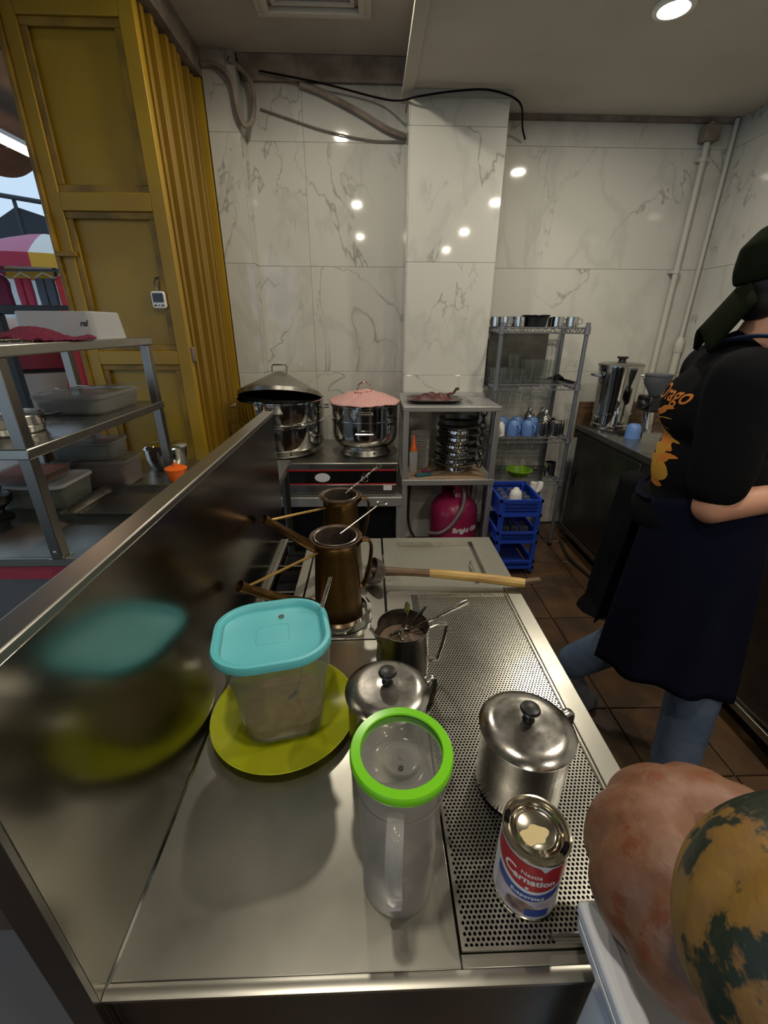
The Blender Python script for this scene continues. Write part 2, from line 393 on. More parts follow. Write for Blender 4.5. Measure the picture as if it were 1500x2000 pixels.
def copy_tree(o, loc=None, rz=None, label=None, parent=None):
    c = o.copy(); COL.objects.link(c); c.parent = parent
    if loc is not None: c.location = loc
    if rz is not None: c.rotation_euler = (0, 0, rz)
    if label: c['label'] = label
    for ch in list(o.children): copy_tree(ch, parent=c)
    return c
def arc(cx, cy, r, a0, a1, n): return [(cx+r*math.cos(a0+(a1-a0)*i/n), cy+r*math.sin(a0+(a1-a0)*i/n)) for i in range(n+1)]
def spline(pts, n=8):
    P = [Vector(p) for p in pts]; P = [P[0]*2-P[1]] + P + [P[-1]*2-P[-2]]; out = []
    for i in range(1, len(P)-2):
        for k in range(n):
            t = k/n; a, b, c, d = P[i-1], P[i], P[i+1], P[i+2]
            out.append(0.5*((2*b) + (c-a)*t + (2*a-5*b+4*c-d)*t*t + (3*b-a-3*c+d)*t**3))
    out.append(P[-2]); return [tuple(p) for p in out]
def text_mb(body, size, depth=0.0006, bold=0.0, shear=0.0, res=3):
    cu = bpy.data.curves.new('t', 'FONT'); cu.body = body; cu.size = size; cu.extrude = depth; cu.offset = bold; cu.shear = shear
    cu.align_x = 'CENTER'; cu.align_y = 'CENTER'; cu.resolution_u = res
    o = bpy.data.objects.new('t', cu); COL.objects.link(o)
    bpy.context.view_layer.update()
    dg = bpy.context.evaluated_depsgraph_get(); me = bpy.data.meshes.new_from_object(o.evaluated_get(dg))
    mb = MB(); mb.add([tuple(v.co) for v in me.vertices], [tuple(p.vertices) for p in me.polygons])
    bpy.data.objects.remove(o); bpy.data.curves.remove(cu); bpy.data.meshes.remove(me)
    return mb
def wrap_cyl(mb, R, ang0, z0):
    """bend flat x/y artwork (z = lift) round an upright cylinder of radius R, facing angle ang0"""
    mb.v = [((R+z)*math.cos(ang0+x/R), (R+z)*math.sin(ang0+x/R), z0+y) for x, y, z in mb.v]; return mb

# ================================================================== STRUCTURE
# floor slab and the quarry tiles of the aisle
floor = struct('floor', MB().box(-1.56, 2.27, -3.32, 3.24, -0.2, -0.012), 'floor_base', label='dark grout bed under the brown floor tiles')
tile_me = None
def tile_mesh(name, w, d, h, bv):
    mb = MB(); mb.rloft([(w, d, 0.002, 0), (w, d, 0.002, h-bv), (w-2*bv, d-2*bv, 0.002, h)], n=1)
    return mb.mesh(name, 30)
ft = tile_mesh('tile', 0.294, 0.294, 0.012, 0.002); ft.materials.append(MAT['floor_tile'])
for i in range(-6, 6):
    for j in range(-4, 10):
        x = 0.53 + 0.30*i; y = 0.23 + 0.30*j
        if x < -1.3 or x > 2.1: continue
        t = bpy.data.objects.new('tile', ft); COL.objects.link(t); t.parent = floor
        t.location = (x, y, -0.012 + random.uniform(-0.001, 0.0)); t.rotation_euler = (random.uniform(-.003,.003), random.uniform(-.003,.003), random.choice((0, PI/2, PI)))
# tiled walls: a grout slab and marble tiles standing proud of it
def tiled_wall(name, axis, pos, face, us, zs, thick, label):
    """axis 'y': wall in the xz plane at y=pos, tiles face -y.  axis 'x': wall in the yz plane at x=pos, tiles face face*x"""
    u0, u1, z0, z1 = us[0], us[-1], zs[0], zs[-1]; tt = 0.008; g = 0.0007
    mb = MB()
    if axis == 'y': mb.box(u0, u1, pos+tt*0.8, pos+thick, z0, z1)
    else: mb.box(min(pos-face*tt*0.8, pos-face*thick), max(pos-face*tt*0.8, pos-face*thick), u0, u1, z0, z1)
    o = struct(name, mb, 'grout', label=label)
    for a in range(len(us)-1):
        for b in range(len(zs)-1):
            w, h = us[a+1]-us[a]-2*g, zs[b+1]-zs[b]-2*g; t = MB()
            cu, cz = (us[a]+us[a+1])/2, (zs[b]+zs[b+1])/2
            t.rloft([(w, h, 0.001, 0), (w, h, 0.001, tt-0.001), (w-0.002, h-0.002, 0.001, tt)], n=1)
            if axis == 'y': M = Matrix.Translation((cu, pos+tt, cz)) @ Matrix.Rotation(PI/2, 4, 'X')
            else: M = Matrix.Translation((pos-face*tt, cu, cz)) @ Matrix.Rotation(face*PI/2, 4, 'Y') @ Matrix.Rotation(PI/2, 4, 'Z')
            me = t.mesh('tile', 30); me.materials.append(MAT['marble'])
            p = bpy.data.objects.new('tile', me); COL.objects.link(p); p.parent = o; p.matrix_local = M
    return o
ZJ = [0.0, 0.53, 1.162, 1.795, 2.42]
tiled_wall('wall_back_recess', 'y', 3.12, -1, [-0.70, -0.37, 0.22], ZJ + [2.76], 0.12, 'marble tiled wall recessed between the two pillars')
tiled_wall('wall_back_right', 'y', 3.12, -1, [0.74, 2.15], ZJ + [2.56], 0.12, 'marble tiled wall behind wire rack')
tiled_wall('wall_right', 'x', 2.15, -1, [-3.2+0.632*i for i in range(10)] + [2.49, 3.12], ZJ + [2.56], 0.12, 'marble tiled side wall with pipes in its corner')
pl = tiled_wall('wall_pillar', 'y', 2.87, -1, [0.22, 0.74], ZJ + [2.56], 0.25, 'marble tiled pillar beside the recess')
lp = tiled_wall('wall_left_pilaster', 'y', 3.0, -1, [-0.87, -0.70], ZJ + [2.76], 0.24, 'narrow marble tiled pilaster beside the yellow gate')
def side_tiles(parent, x, y0, y1, zs, face):
    for b in range(len(zs)-1):
        mb = MB().box(min(x, x-face*0.006), max(x, x-face*0.006), y0+0.001, y1-0.001, zs[b]+0.0012, zs[b+1]-0.0012)
        p = part('tile', mb, 'marble', parent, bevel=0.001)
side_tiles(lp, -0.694, 3.0, 3.12, ZJ + [2.76], 1)
side_tiles(pl, 0.214, 2.87, 3.12, ZJ + [2.56], -1)
# the shop runs on behind the photographer
struct('wall_front', MB().box(-1.45, 2.27, -3.32, -3.2, 0, 2.76), 'rear_wall', label='plain painted wall at the far end of the shop')
# ceilings: high grey bay on the left, lower white ceiling on the right with its drop edge
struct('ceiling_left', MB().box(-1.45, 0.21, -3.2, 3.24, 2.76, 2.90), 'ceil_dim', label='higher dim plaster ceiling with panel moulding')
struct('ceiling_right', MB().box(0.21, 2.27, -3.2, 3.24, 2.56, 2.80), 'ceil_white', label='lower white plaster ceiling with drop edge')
struct('trim_1', MB().ext([(0.207, 2.555), (0.207, 2.60), (0.195, 2.60), (0.188, 2.585), (0.178, 2.575), (0.178, 2.553), (0.235, 2.553), (0.235, 2.557)], -3.2, 3.0, 'y'), 'ceil_white', label='moulding along the drop edge of white ceiling')
struct('trim_2', MB().ext([(3.118, 2.675), (3.095, 2.675), (3.085, 2.70), (3.04, 2.735), (3.03, 2.757), (3.118, 2.757)], -0.685, 0.206, 'x'), 'grime_and_shade', label='smoke-stained cornice over the recess')
struct('trim_3', MB().box(0.745, 2.14, 3.095, 3.119, 2.535, 2.559), 'grime_and_shade', label='thin cornice strip coloured as a shadow line above the wire rack')  # dark colour paints the shadow line under the ceiling, not dirt
struct('trim_4', MB().box(0.215, 0.75, 2.845, 2.869, 2.535, 2.559), 'ceil_dim', label='thin cornice strip above pillar')
def frame_loop(x0, x1, y0, y1, z, w, h): 
    m = MB()
    for a, b, c, d in ((x0, x1, y0, y0+w), (x0, x1, y1-w, y1), (x0, x0+w, y0+w, y1-w), (x1-w, x1, y0+w, y1-w)): m.box(a, b, c, d, z-h, z)
    return m
for k, (e, w, h) in enumerate(((0.0, 0.035, 0.014), (0.032, 0.028, 0.026), (0.075, 0.02, 0.012))):
    struct('trim_%d' % (5+k), frame_loop(-0.50+e, 0.02-e, 0.75+e, 2.72-e, 2.7598, w, h), 'ceil_white', bevel=0.004, label='rectangular plaster moulding on the left ceiling, ring %s' % ('outer', 'middle', 'inner')[k])
# brown header over the folded gate, and the shop front beam
struct('trim_8', MB().box(-1.45, -0.87, 2.20, 3.24, 2.645, 2.759), 'grime_and_shade', label='dirty brown header above yellow gate')
struct('trim_9', MB().box(-1.56, -1.45, -3.2, 3.24, 2.60, 2.90), 'grime_and_shade', label='dark shop front beam above the opening')
struct('wall_left_return', MB().box(-1.56, -0.875, 3.06, 3.24, 0, 2.645), 'yellow_worn', label='yellow painted door jamb behind the folded leaves')
# ceiling downlights
def downlight(x, y, z, k):
    t = thing('ceiling_downlight', k, 'ceiling light', (x, y, z), 0, 'recessed ceiling downlights')
    part('trim_ring', MB().lathe([(0.052, -0.001), (0.075, -0.001), (0.073, -0.009), (0.056, -0.012), (0.052, -0.001)], 32), 'white_china', t)
    part('lens', MB().lathe([(0, -0.004), (0.05, -0.004), (0.05, -0.001), (0, -0.001)], 32), 'bulb', t)
    ld = bpy.data.lights.new('downlight_lamp', 'AREA'); ld.shape = 'DISK'; ld.size = 0.09; ld.energy = LAMP_W; ld.color = LAMP_C
    lo = bpy.data.objects.new('lamp_light', ld); COL.objects.link(lo); lo.parent = t; lo.location = (0, 0, -0.016)
downlight(1.155, 2.20, 2.56, 'round downlight in the white ceiling in front of the wire rack')
downlight(1.22, 0.82, 2.56, 'round downlight in white ceiling above the walking person')
downlight(1.20, -0.58, 2.56, 'round downlight in white ceiling above the cabinet end')
downlight(1.20, -1.98, 2.56, 'round downlight in white ceiling near the far shop wall')
downlight(-0.20, 2.18, 2.76, 'round downlight inside the rectangular ceiling moulding towards recess')
downlight(-0.14, 0.24, 2.76, 'round downlight in left ceiling above the steel counter')
downlight(-0.14, -1.70, 2.76, 'round downlight in left ceiling near the far shop wall')
# cables and hose under the ceiling
solo('black_cable', MB().tube(spline([(-0.58, 3.06, 2.70), (-0.25, 3.06, 2.655), (0.05, 3.06, 2.60), (0.165, 2.90, 2.53), (0.26, 2.81, 2.515), (0.45, 2.80, 2.535), (0.62, 2.80, 2.54), (0.78, 2.84, 2.51), (0.86, 3.02, 2.47), (0.90, 3.085, 2.44)], 8), 0.005, 6), 'black_matte', 'thin black cable sagging along the ceiling edge across pillar', 'cable')
solo('stained_conduit', MB().tube(spline([(-0.37, 3.098, 2.665), (-0.25, 3.10, 2.63), (-0.05, 3.10, 2.55), (0.10, 3.10, 2.48), (0.212, 3.10, 2.445)], 6), 0.017, 8), 'grime_and_shade', 'thick stained conduit slanting down the recess wall to the pillar', 'conduit')
solo('thin_wire', MB().tube(spline([(-0.60, 3.105, 2.56), (-0.45, 3.105, 2.52), (-0.25, 3.105, 2.47), (0.0, 3.105, 2.43), (0.205, 3.105, 2.425)], 6), 0.0045, 6), 'grime_and_shade', 'thin dusty wire strung low across the recess wall', 'cable')
solo('drain_hose', MB().tube(spline([(-0.86, 2.985, 2.69), (-0.78, 2.97, 2.685), (-0.71, 2.965, 2.62), (-0.692, 2.965, 2.50), (-0.665, 2.975, 2.44), (-0.625, 3.0, 2.48), (-0.615, 3.03, 2.60), (-0.65, 3.05, 2.68), (-0.72, 2.985, 2.715)], 8), 0.013, 8), 'grime_and_shade', 'looped dusty hose hanging from the ceiling corner beside yellow gate', 'hose')
# pipes in the far right corner
pp = thing('wall_pipe', 'painted pipe running down the wall left of the corner', 'pipe', (1.975, 3.09, 0))
part('pipe', MB().tube([(0, 0, 0.86), (0, 0, 2.53)], 0.017, 12), 'pipe_paint', pp)
for z in (2.36, 1.78, 1.13): part('clamp', MB().box(-0.035, 0.028, -0.006, 0.028, z-0.009, z+0.009).lathe([(0.017, z-0.011), (0.022, z-0.011), (0.022, z+0.011), (0.017, z+0.011)], 12), 'pipe_paint', pp)
part('junction_box', MB().box(-0.045, 0.045, -0.04, 0.028, 2.44, 2.52), 'grime_and_shade', pp, bevel=0.008)
pp = thing('corner_pipe', 'painted pipe in the corner, thicker below its joint', 'pipe', (2.118, 3.085, 0))
part('pipe', MB().tube([(0, 0, 1.35), (0, 0, 2.55)], 0.012, 12), 'pipe_paint', pp)
part('lower_pipe', MB().tube([(0, 0, 0.86), (0, 0, 1.30)], 0.023, 12), 'pipe_paint', pp)
part('joint', MB().lathe([(0.024, 1.29), (0.029, 1.30), (0.029, 1.36), (0.016, 1.39), (0.012, 1.39)], 12), 'pipe_paint', pp)

# ================================================================== STEEL COUNTER
CZ = 0.83
ct = thing('steel_counter', 'stainless steel drinks counter with high splash panel and drip tray', 'counter', (0.05, 0.72, 0))
part('body', MB().box(-0.268, 0.368, 0.235, 1.21, 0.02, 0.775), 'steel_dark', ct, world=True)
for x in (-0.24, 0.34):
    for y in (0.27, 1.18): part('foot', MB().tube([(x, y, 0), (x, y, 0.03)], 0.022, 10), 'black', ct, world=True)
# plain worktop pieces round the drip tray, the pot well and the slots
top = MB()
top.box(-0.273, 0.092, 0.2195, 0.738, 0.822, CZ)            # front left sheet
part('worktop_sheet', top, 'steel_brush', ct, world=True, bevel=0.0012)
part('front_strip', MB().box(0.0925, 0.3405, 0.2195, 0.2315, 0.82, CZ), 'steel_brush', ct, world=True, bevel=0.001)
part('front_lip', MB().ext([(0.213, 0.822), (0.206, 0.826), (0.206, 0.831), (0.213, 0.8325), (0.219, 0.8305), (0.219, 0.822)], -0.273, 0.378, 'x'), 'steel', ct, world=True)
part('front_apron', MB().box(-0.273, 0.378, 0.213, 0.222, 0.70, 0.8218), 'steel_dark', ct, world=True)
b2 = MB(); b2.box(-0.168, 0.031, 0.742, 1.22, 0.821, CZ)
wx, wy, wr = -0.077, 0.83, 0.064
part('pot_sheet', b2, 'steel', ct, world=True, bevel=0.001)
part('slot_rail', MB().box(-0.196, -0.172, 0.742, 1.22, 0.818, CZ), 'steel', ct, world=True, bevel=0.001)
part('slot_rail', MB().box(-0.273, -0.262, 0.742, 1.22, 0.818, CZ), 'steel', ct, world=True)
part('slot_floor', MB().box(-0.262, -0.168, 0.742, 1.22, 0.776, 0.785), 'black_matte', ct, world=True)
for y in (0.745, 0.93, 1.06, 1.21): part('slot_bar', MB().box(-0.262, -0.196, y-0.003, y+0.003, 0.812, 0.826), 'post_steel', ct, world=True)
part('collar', MB().lathe([(wr+0.008, 0.830), (wr+0.014, 0.832), (wr+0.012, 0.848), (wr+0.002, 0.850), (wr, 0.846), (wr+0.001, 0.832)], 36, (wx, wy, 0)), 'chrome', ct, world=True)
part('right_frame', MB().box(0.341, 0.378, 0.2222, 0.93, 0.80, 0.833), 'steel_brush', ct, world=True, bevel=0.002)
rear = MB()
for a in ((0.036, 0.378, 1.19, 1.22), (0.315, 0.378, 0.952, 1.19), (0.3395, 0.378, 0.931, 0.952), (0.036, 0.078, 0.952, 1.19), (0.036, 0.3395, 0.903, 0.952)): rear.box(*a, 0.80, CZ)
part('rear_frame', rear, 'steel', ct, world=True)
lid = part('ice_lid', MB().box(0.0785, 0.3145, 0.9525, 1.1895, 0.80, 0.816), 'steel_brush', ct, world=True)
part('handle', MB().tube([(0.287, 0.975, 0.812), (0.287, 0.975, 0.828), (0.287, 1.075, 0.828), (0.287, 1.075, 0.812)], 0.003, 8), 'chrome', lid, world=False).location = (-0.05, -0.72, 0)
mid = MB().box(0.036, 0.116, 0.742, 0.903, 0.822, CZ); part('middle_sheet', mid, 'steel', ct, world=True, bevel=0.001)
# drip tray: rim, dark pan below, and a sheet with real holes
tx0, tx1, ty0, ty1 = 0.094, 0.339, 0.232, 0.902
part('drip_pan', MB().box(tx0-0.001, tx1+0.001, ty0-0.01, ty1+0.0005, 0.776, 0.782), 'black_matte', ct, world=True)
dt = part('drip_tray', frame_loop(tx0, tx1, ty0, ty1, 0.834, 0.0035, 0.012), 'steel', ct, world=True)
def perforated(x0, x1, y0, y1, z, pitch, r, cut):
    nx = int((x1-x0)/pitch); ny = int((y1-y0)/(pitch*0.87)); px = (x1-x0)/nx; py = (y1-y0)/ny
    vs = []; fs = []; K = 8
    for j in range(ny):
        for i in range(nx + (1 if j % 2 else 0)):
            ax = x0 + px*(i - (0.5 if j % 2 else 0)); bx_ = ax + px; ax = max(ax, x0); bx_ = min(bx_, x1)
            ay = y0 + py*j; by = ay + py; cx, cy = (ax+bx_)/2, (ay+by)/2
            o = len(vs)
            if bx_-ax < px*0.9 or cut(cx, cy):
                vs += [(ax, ay, z), (bx_, ay, z), (bx_, by, z), (ax, by, z)]; fs.append((o, o+1, o+2, o+3)); continue
            ring = [(bx_, cy), (bx_, by), (cx, by), (ax, by), (ax, cy), (ax, ay), (cx, ay), (bx_, ay)]
            vs += [(x, y, z) for x, y in ring]
            vs += [(cx+r*math.cos(2*PI*k/K), cy+r*math.sin(2*PI*k/K), z) for k in range(K)]
            vs += [(cx+r*math.cos(2*PI*k/K), cy+r*math.sin(2*PI*k/K), z-0.0015) for k in range(K)]
            for k in range(K):
                l = (k+1) % K; fs.append((o+k, o+l, o+K+l, o+K+k)); fs.append((o+K+k, o+K+l, o+2*K+l, o+2*K+k))
    m = MB(); m.add(vs, fs); return m
part('perforated_sheet', perforated(tx0+0.0035, tx1-0.0035, ty0+0.0035, ty1-0.0035, 0.830, 0.0056, 0.0019, lambda x, y: x > 0.20 and y < 0.2465), 'steel', ct, world=True, kind='stuff', smooth=False, fixn=False)
part('pull_bar', MB().tube([(0.195, 0.241, 0.831), (0.195, 0.241, 0.837), (0.32, 0.241, 0.837), (0.32, 0.241, 0.831)], 0.0028, 8), 'chrome', ct, world=True)
# splash panel on the left: sheet faces, wide top rim, front edge
px0, px1, pzt = -0.300, -0.2735, 1.226
part('splash_panel', MB().box(px0, px1, 0.206, 1.222, 0.30, pzt-0.006), 'steel_panel', ct, world=True, bevel=0.001)
part('panel_rim', MB().box(px0-0.003, px1+0.001, 0.202, 1.226, pzt-0.006, pzt+0.004), 'steel_brush', ct, world=True, bevel=0.002)
part('panel_edge', MB().box(px0-0.002, px1+0.0008, 0.199, 0.206, 0.30, pzt-0.006), 'steel_dark', ct, world=True, bevel=0.001)
part('corner_weld', MB().ext([(-0.2733, 0.8302), (-0.2733, 0.8325), (-0.271, 0.8302)], 0.213, 0.74, 'y'), 'chrome', ct, world=True)
part('lower_rail', MB().box(-0.345, -0.303, 0.20, 1.2, 0.36, 0.40), 'steel_dark', ct, world=True, bevel=0.002)

# ------------------------------------------------------------------ things on the counter
# green plate
pz = CZ + 0.0005
solo('dinner_plate', MB().lathe([(0, 0.004), (0.066, 0.004), (0.074, 0.007), (0.115, 0.017), (0.1195, 0.0195), (0.1215, 0.019), (0.117, 0.0145), (0.078, 0.003), (0.070, 0.0), (0, 0.0)], 56), 'plate_green', 'glossy lime green plate holding the turquoise-lidded container', 'plate', (-0.150, 0.546, pz))
# square container with the turquoise lid
cn = thing('storage_container', 'clear square plastic container with a turquoise lid on green plate', 'container', (-0.150, 0.545, pz+0.0047), math.radians(12)); cn.scale = (1.0, 0.89, 1.0)
H1 = 0.176
part('tub', MB().rloft([(0.105, 0.105, 0.028, 0.0), (0.122, 0.122, 0.034, 0.004), (0.133, 0.133, 0.036, 0.05), (0.150, 0.150, 0.040, H1-0.045), (0.157, 0.157, 0.044, H1-0.044), (0.162, 0.162, 0.046, H1),
    (0.1595, 0.1595, 0.045, H1), (0.1545, 0.1545, 0.043, H1-0.042), (0.1475, 0.1475, 0.039, H1-0.046), (0.130, 0.130, 0.035, 0.05), (0.119, 0.119, 0.033, 0.007), (0.103, 0.103, 0.027, 0.003)], n=8), 'tub', cn)
part('contents', MB().rloft([(0.102, 0.102, 0.027, 0.0035), (0.118, 0.118, 0.033, 0.008), (0.124, 0.124, 0.034, 0.032), (0.05, 0.05, 0.02, 0.040)], n=8), 'sugar', cn)
ld = part('lid', MB().rloft([(0.174, 0.174, 0.062, H1-0.008), (0.178, 0.178, 0.064, H1-0.007), (0.179, 0.179, 0.064, H1+0.001), (0.175, 0.175, 0.062, H1+0.0055), (0.163, 0.163, 0.056, H1+0.006), (0.156, 0.156, 0.053, H1+0.0035), (0.150, 0.150, 0.050, H1-0.0035), (0.146, 0.146, 0.048, H1-0.004), (0.052, 0.052, 0.006, H1-0.004), (0.051, 0.051, 0.006, H1-0.0047), (0.049, 0.049, 0.006, H1-0.0047), (0.048, 0.048, 0.006, H1-0.004)], n=8), 'turquoise', cn, label='turquoise snap lid with a sunken centre')
ld.location = (-0.006, 0.0, 0); 
part('chip', MB().torus((0.015, 0.045, H1-0.0015), 0.0035, 0.0011, 12, 6), 'brass_dirty', ld)
# spoon in the container, its handle out of the back corner
def spoon(name, label, p, q, m='chrome', w=0.0055, bowl=True, group=None, bend=0.0):
    p = Vector(p); q = Vector(q); t = (q-p).normalized(); L = (q-p).length
    t_ = MB(); n = 8
    pts = [(0, bend*math.sin(PI*i/n), L*i/n) for i in range(n+1)]
    t_.tube(pts, [w*0.45 + w*0.55*(i/n)**1.5 for i in range(n)] + [w*0.75], 8, flat=0.35)
    o = thing(name, label, 'spoon', tuple(p), 0, group)
    o.rotation_mode = 'QUATERNION'; o.rotation_quaternion = t.to_track_quat('Z', 'Y')
    part('handle', t_, m, o)
    if bowl: part('bowl', MB().ball((0, 0, -0.018), 0.0045, 0.014, 0.022, 14, 8), m, o)
    return o
spoon('long_spoon', 'steel spoon standing in the square container, handle out of its corner', (-0.130, 0.550, 0.880), (-0.068, 0.612, 1.068))
# pitcher with green lid
pt = thing('water_pitcher', 'tall clear plastic pitcher with a bright green rimmed lid', 'pitcher', (0.029, 0.304, pz))
part('jug', MB().lathe([(0, 0.0), (0.040, 0.0), (0.0425, 0.004), (0.0440, 0.10), (0.0455, 0.178), (0.0475, 0.184), (0.0495, 0.213), (0.0475, 0.213), (0.0455, 0.186), (0.0435, 0.178), (0.0420, 0.10), (0.0405, 0.005), (0, 0.004)], 44), 'pitcher_plastic', pt)
part('waist_line', MB().torus((0, 0, 0.180), 0.0466, 0.0006, 44, 5), 'grey_hose', pt)
hd = MB().tube(spline([(-0.008, -0.046, 0.196), (-0.010, -0.066, 0.190), (-0.011, -0.074, 0.165), (-0.010, -0.072, 0.12), (-0.008, -0.064, 0.085), (-0.007, -0.0455, 0.066)], 6), 0.0085, 10, flat=0.55)
part('handle', hd, 'handle_clear', pt)
part('handle_plug', MB().box(-0.014, 0.001, -0.0485, -0.0435, 0.032, 0.056), 'label_pale', pt, bevel=0.001)
part('handle_plug', MB().box(-0.0145, 0.0015, -0.051, -0.0435, 0.0565, 0.060), 'white_china', pt, bevel=0.001)
gl = part('lid', MB().lathe([(0.0418, 0.2135), (0.0520, 0.2135), (0.0530, 0.2155), (0.0530, 0.2225), (0.0515, 0.2250), (0.0428, 0.2255), (0.0418, 0.224)], 48), 'lid_green', pt, label='bright green ring of the lid')
part('lid_dish', MB().lathe([(0.0416, 0.222), (0.038, 0.216), (0.0300, 0.2065), (0.0235, 0.2045), (0.0205, 0.205), (0.0200, 0.2100), (0.0185, 0.2115), (0.0150, 0.2105), (0.009, 0.2115), (0.0035, 0.2108), (0.0018, 0.2135), (0, 0.2140), (0, 0.2095), (0.017, 0.2085), (0.018, 0.203), (0.024, 0.2025), (0.031, 0.2045), (0.039, 0.2125), (0.0416, 0.2150)], 44), 'clear_plastic', gl)
part('vent_hole', MB().lathe([(0.0012, 0), (0.0026, 0.0002), (0.0026, 0.0012), (0.0012, 0.0012), (0.0012, 0)], 12, (-0.001, -0.0115, 0.2108)), 'black', gl)
# lidded steel mugs
def lidded_mug(label, loc, r, h, hang):
    t = thing('steel_mug', label, 'mug', loc)
    part('cup', MB().lathe([(0, 0), (r-0.004, 0), (r-0.002, 0.003), (r-0.001, h-0.006), (r+0.0008, h-0.002), (r, h), (r-0.002, h-0.003), (r-0.003, 0.005), (0, 0.004)], 48), 'dull_steel', t)
    l = part('lid', MB().lathe([(r-0.006, h-0.002), (r+0.0025, h+0.0005), (r+0.003, h+0.002), (r-0.001, h+0.006), (r-0.008, h+0.010), (r-0.018, h+0.0125), (r-0.022, h+0.0125), (0.018, h+0.0175), (0, h+0.0185), (0, h+0.016), (r-0.02, h+0.009)], 48), 'worn_steel', t)
    part('knob', MB().lathe([(0, h+0.0185), (0.0085, h+0.0185), (0.0075, h+0.022), (0.0060, h+0.026), (0.0075, h+0.030), (0.0125, h+0.033), (0.0135, h+0.036), (0.0120, h+0.0395), (0.006, h+0.041), (0, h+0.0412)], 24), 'black', l)
    c, s = math.cos(hang), math.sin(hang)
    pts = [(r-0.001, h-0.012), (r+0.012, h-0.010), (r+0.024, h-0.011), (r+0.028, h-0.018), (r+0.027, h-0.040), (r+0.020, h-0.066), (r+0.008, h-0.080), (r-0.001, h-0.082)]
    m = MB().tube(spline([(a*c, a*s, b) for a, b in pts], 5), 0.0068, 8, flat=0.36); 
    part('handle', m, 'worn_steel', t)
    return t
lidded_mug('lidded steel mug with black knob on the drip tray behind milk can', (0.212, 0.417, CZ+0.0045), 0.062, 0.108, math.radians(25))
lidded_mug('lidded steel mug with black knob between the pitcher and milk jug', (0.022, 0.478, pz), 0.060, 0.122, math.radians(28))
# milk frothing jug with two spoons
mj = thing('milk_jug', 'steel frothing jug of milk coffee with spoons', 'jug', (0.056, 0.625, CZ+0.0045))
def jug_prof():
    prof = [(0.0455, 0.0), (0.0485, 0.004), (0.0485, 0.055), (0.0465, 0.085), (0.0460, 0.112), (0.0475, 0.124)]
    n = 40; L = []
    def ring(r, z, inner):
        out = []
        for i in range(n):
            a = 2*PI*i/n; d = abs((a - PI*1.17 + PI) % (2*PI) - PI)
            sp = max(0, 1-d/0.42)**1.4 * max(0, (z-0.085)/0.039) if z > 0.085 else 0
            rr = r - inner + 0.017*sp; out.append((rr*math.cos(a), rr*math.sin(a), z + 0.004*sp))
        return out
    L = [ring(r, z, 0) for r, z in prof] + [ring(r, z, 0.0015) for r, z in reversed(prof[1:])]
    return MB().loops(L)
part('body', jug_prof(), 'dull_steel', mj)
part('milk_coffee', MB().lathe([(0, 0.090), (0.0440, 0.090), (0.0440, 0.088), (0, 0.088)], 36), 'milk_coffee', mj)
hp = [(0.046, 0, 0.112), (0.062, 0, 0.118), (0.080, 0, 0.117), (0.0815, 0, 0.110), (0.077, 0, 0.075), (0.068, 0, 0.036), (0.048, 0, 0.034)]
part('handle', MB().tube([Matrix.Rotation(math.radians(8), 3, 'Z') @ Vector(p) for p in hp], 0.0062, 8, flat=0.4), 'worn_steel', mj)
spoon('stirring_spoon', 'steel spoon standing upright in the milk jug', (0.052, 0.617, 0.935), (0.061, 0.602, 1.020), bowl=True, w=0.0075)
spoon('tea_spoon', 'teaspoon leaning out of the milk jug over its handle', (0.066, 0.632, 0.938), (0.175, 0.645, 0.992), bowl=True, w=0.0065)
spoon('dark_stirrer', 'short dark stirrer leaning on the milk jug rim', (0.062, 0.637, 0.934), (0.098, 0.640, 0.985), m='steel_dark', bowl=True, w=0.005)
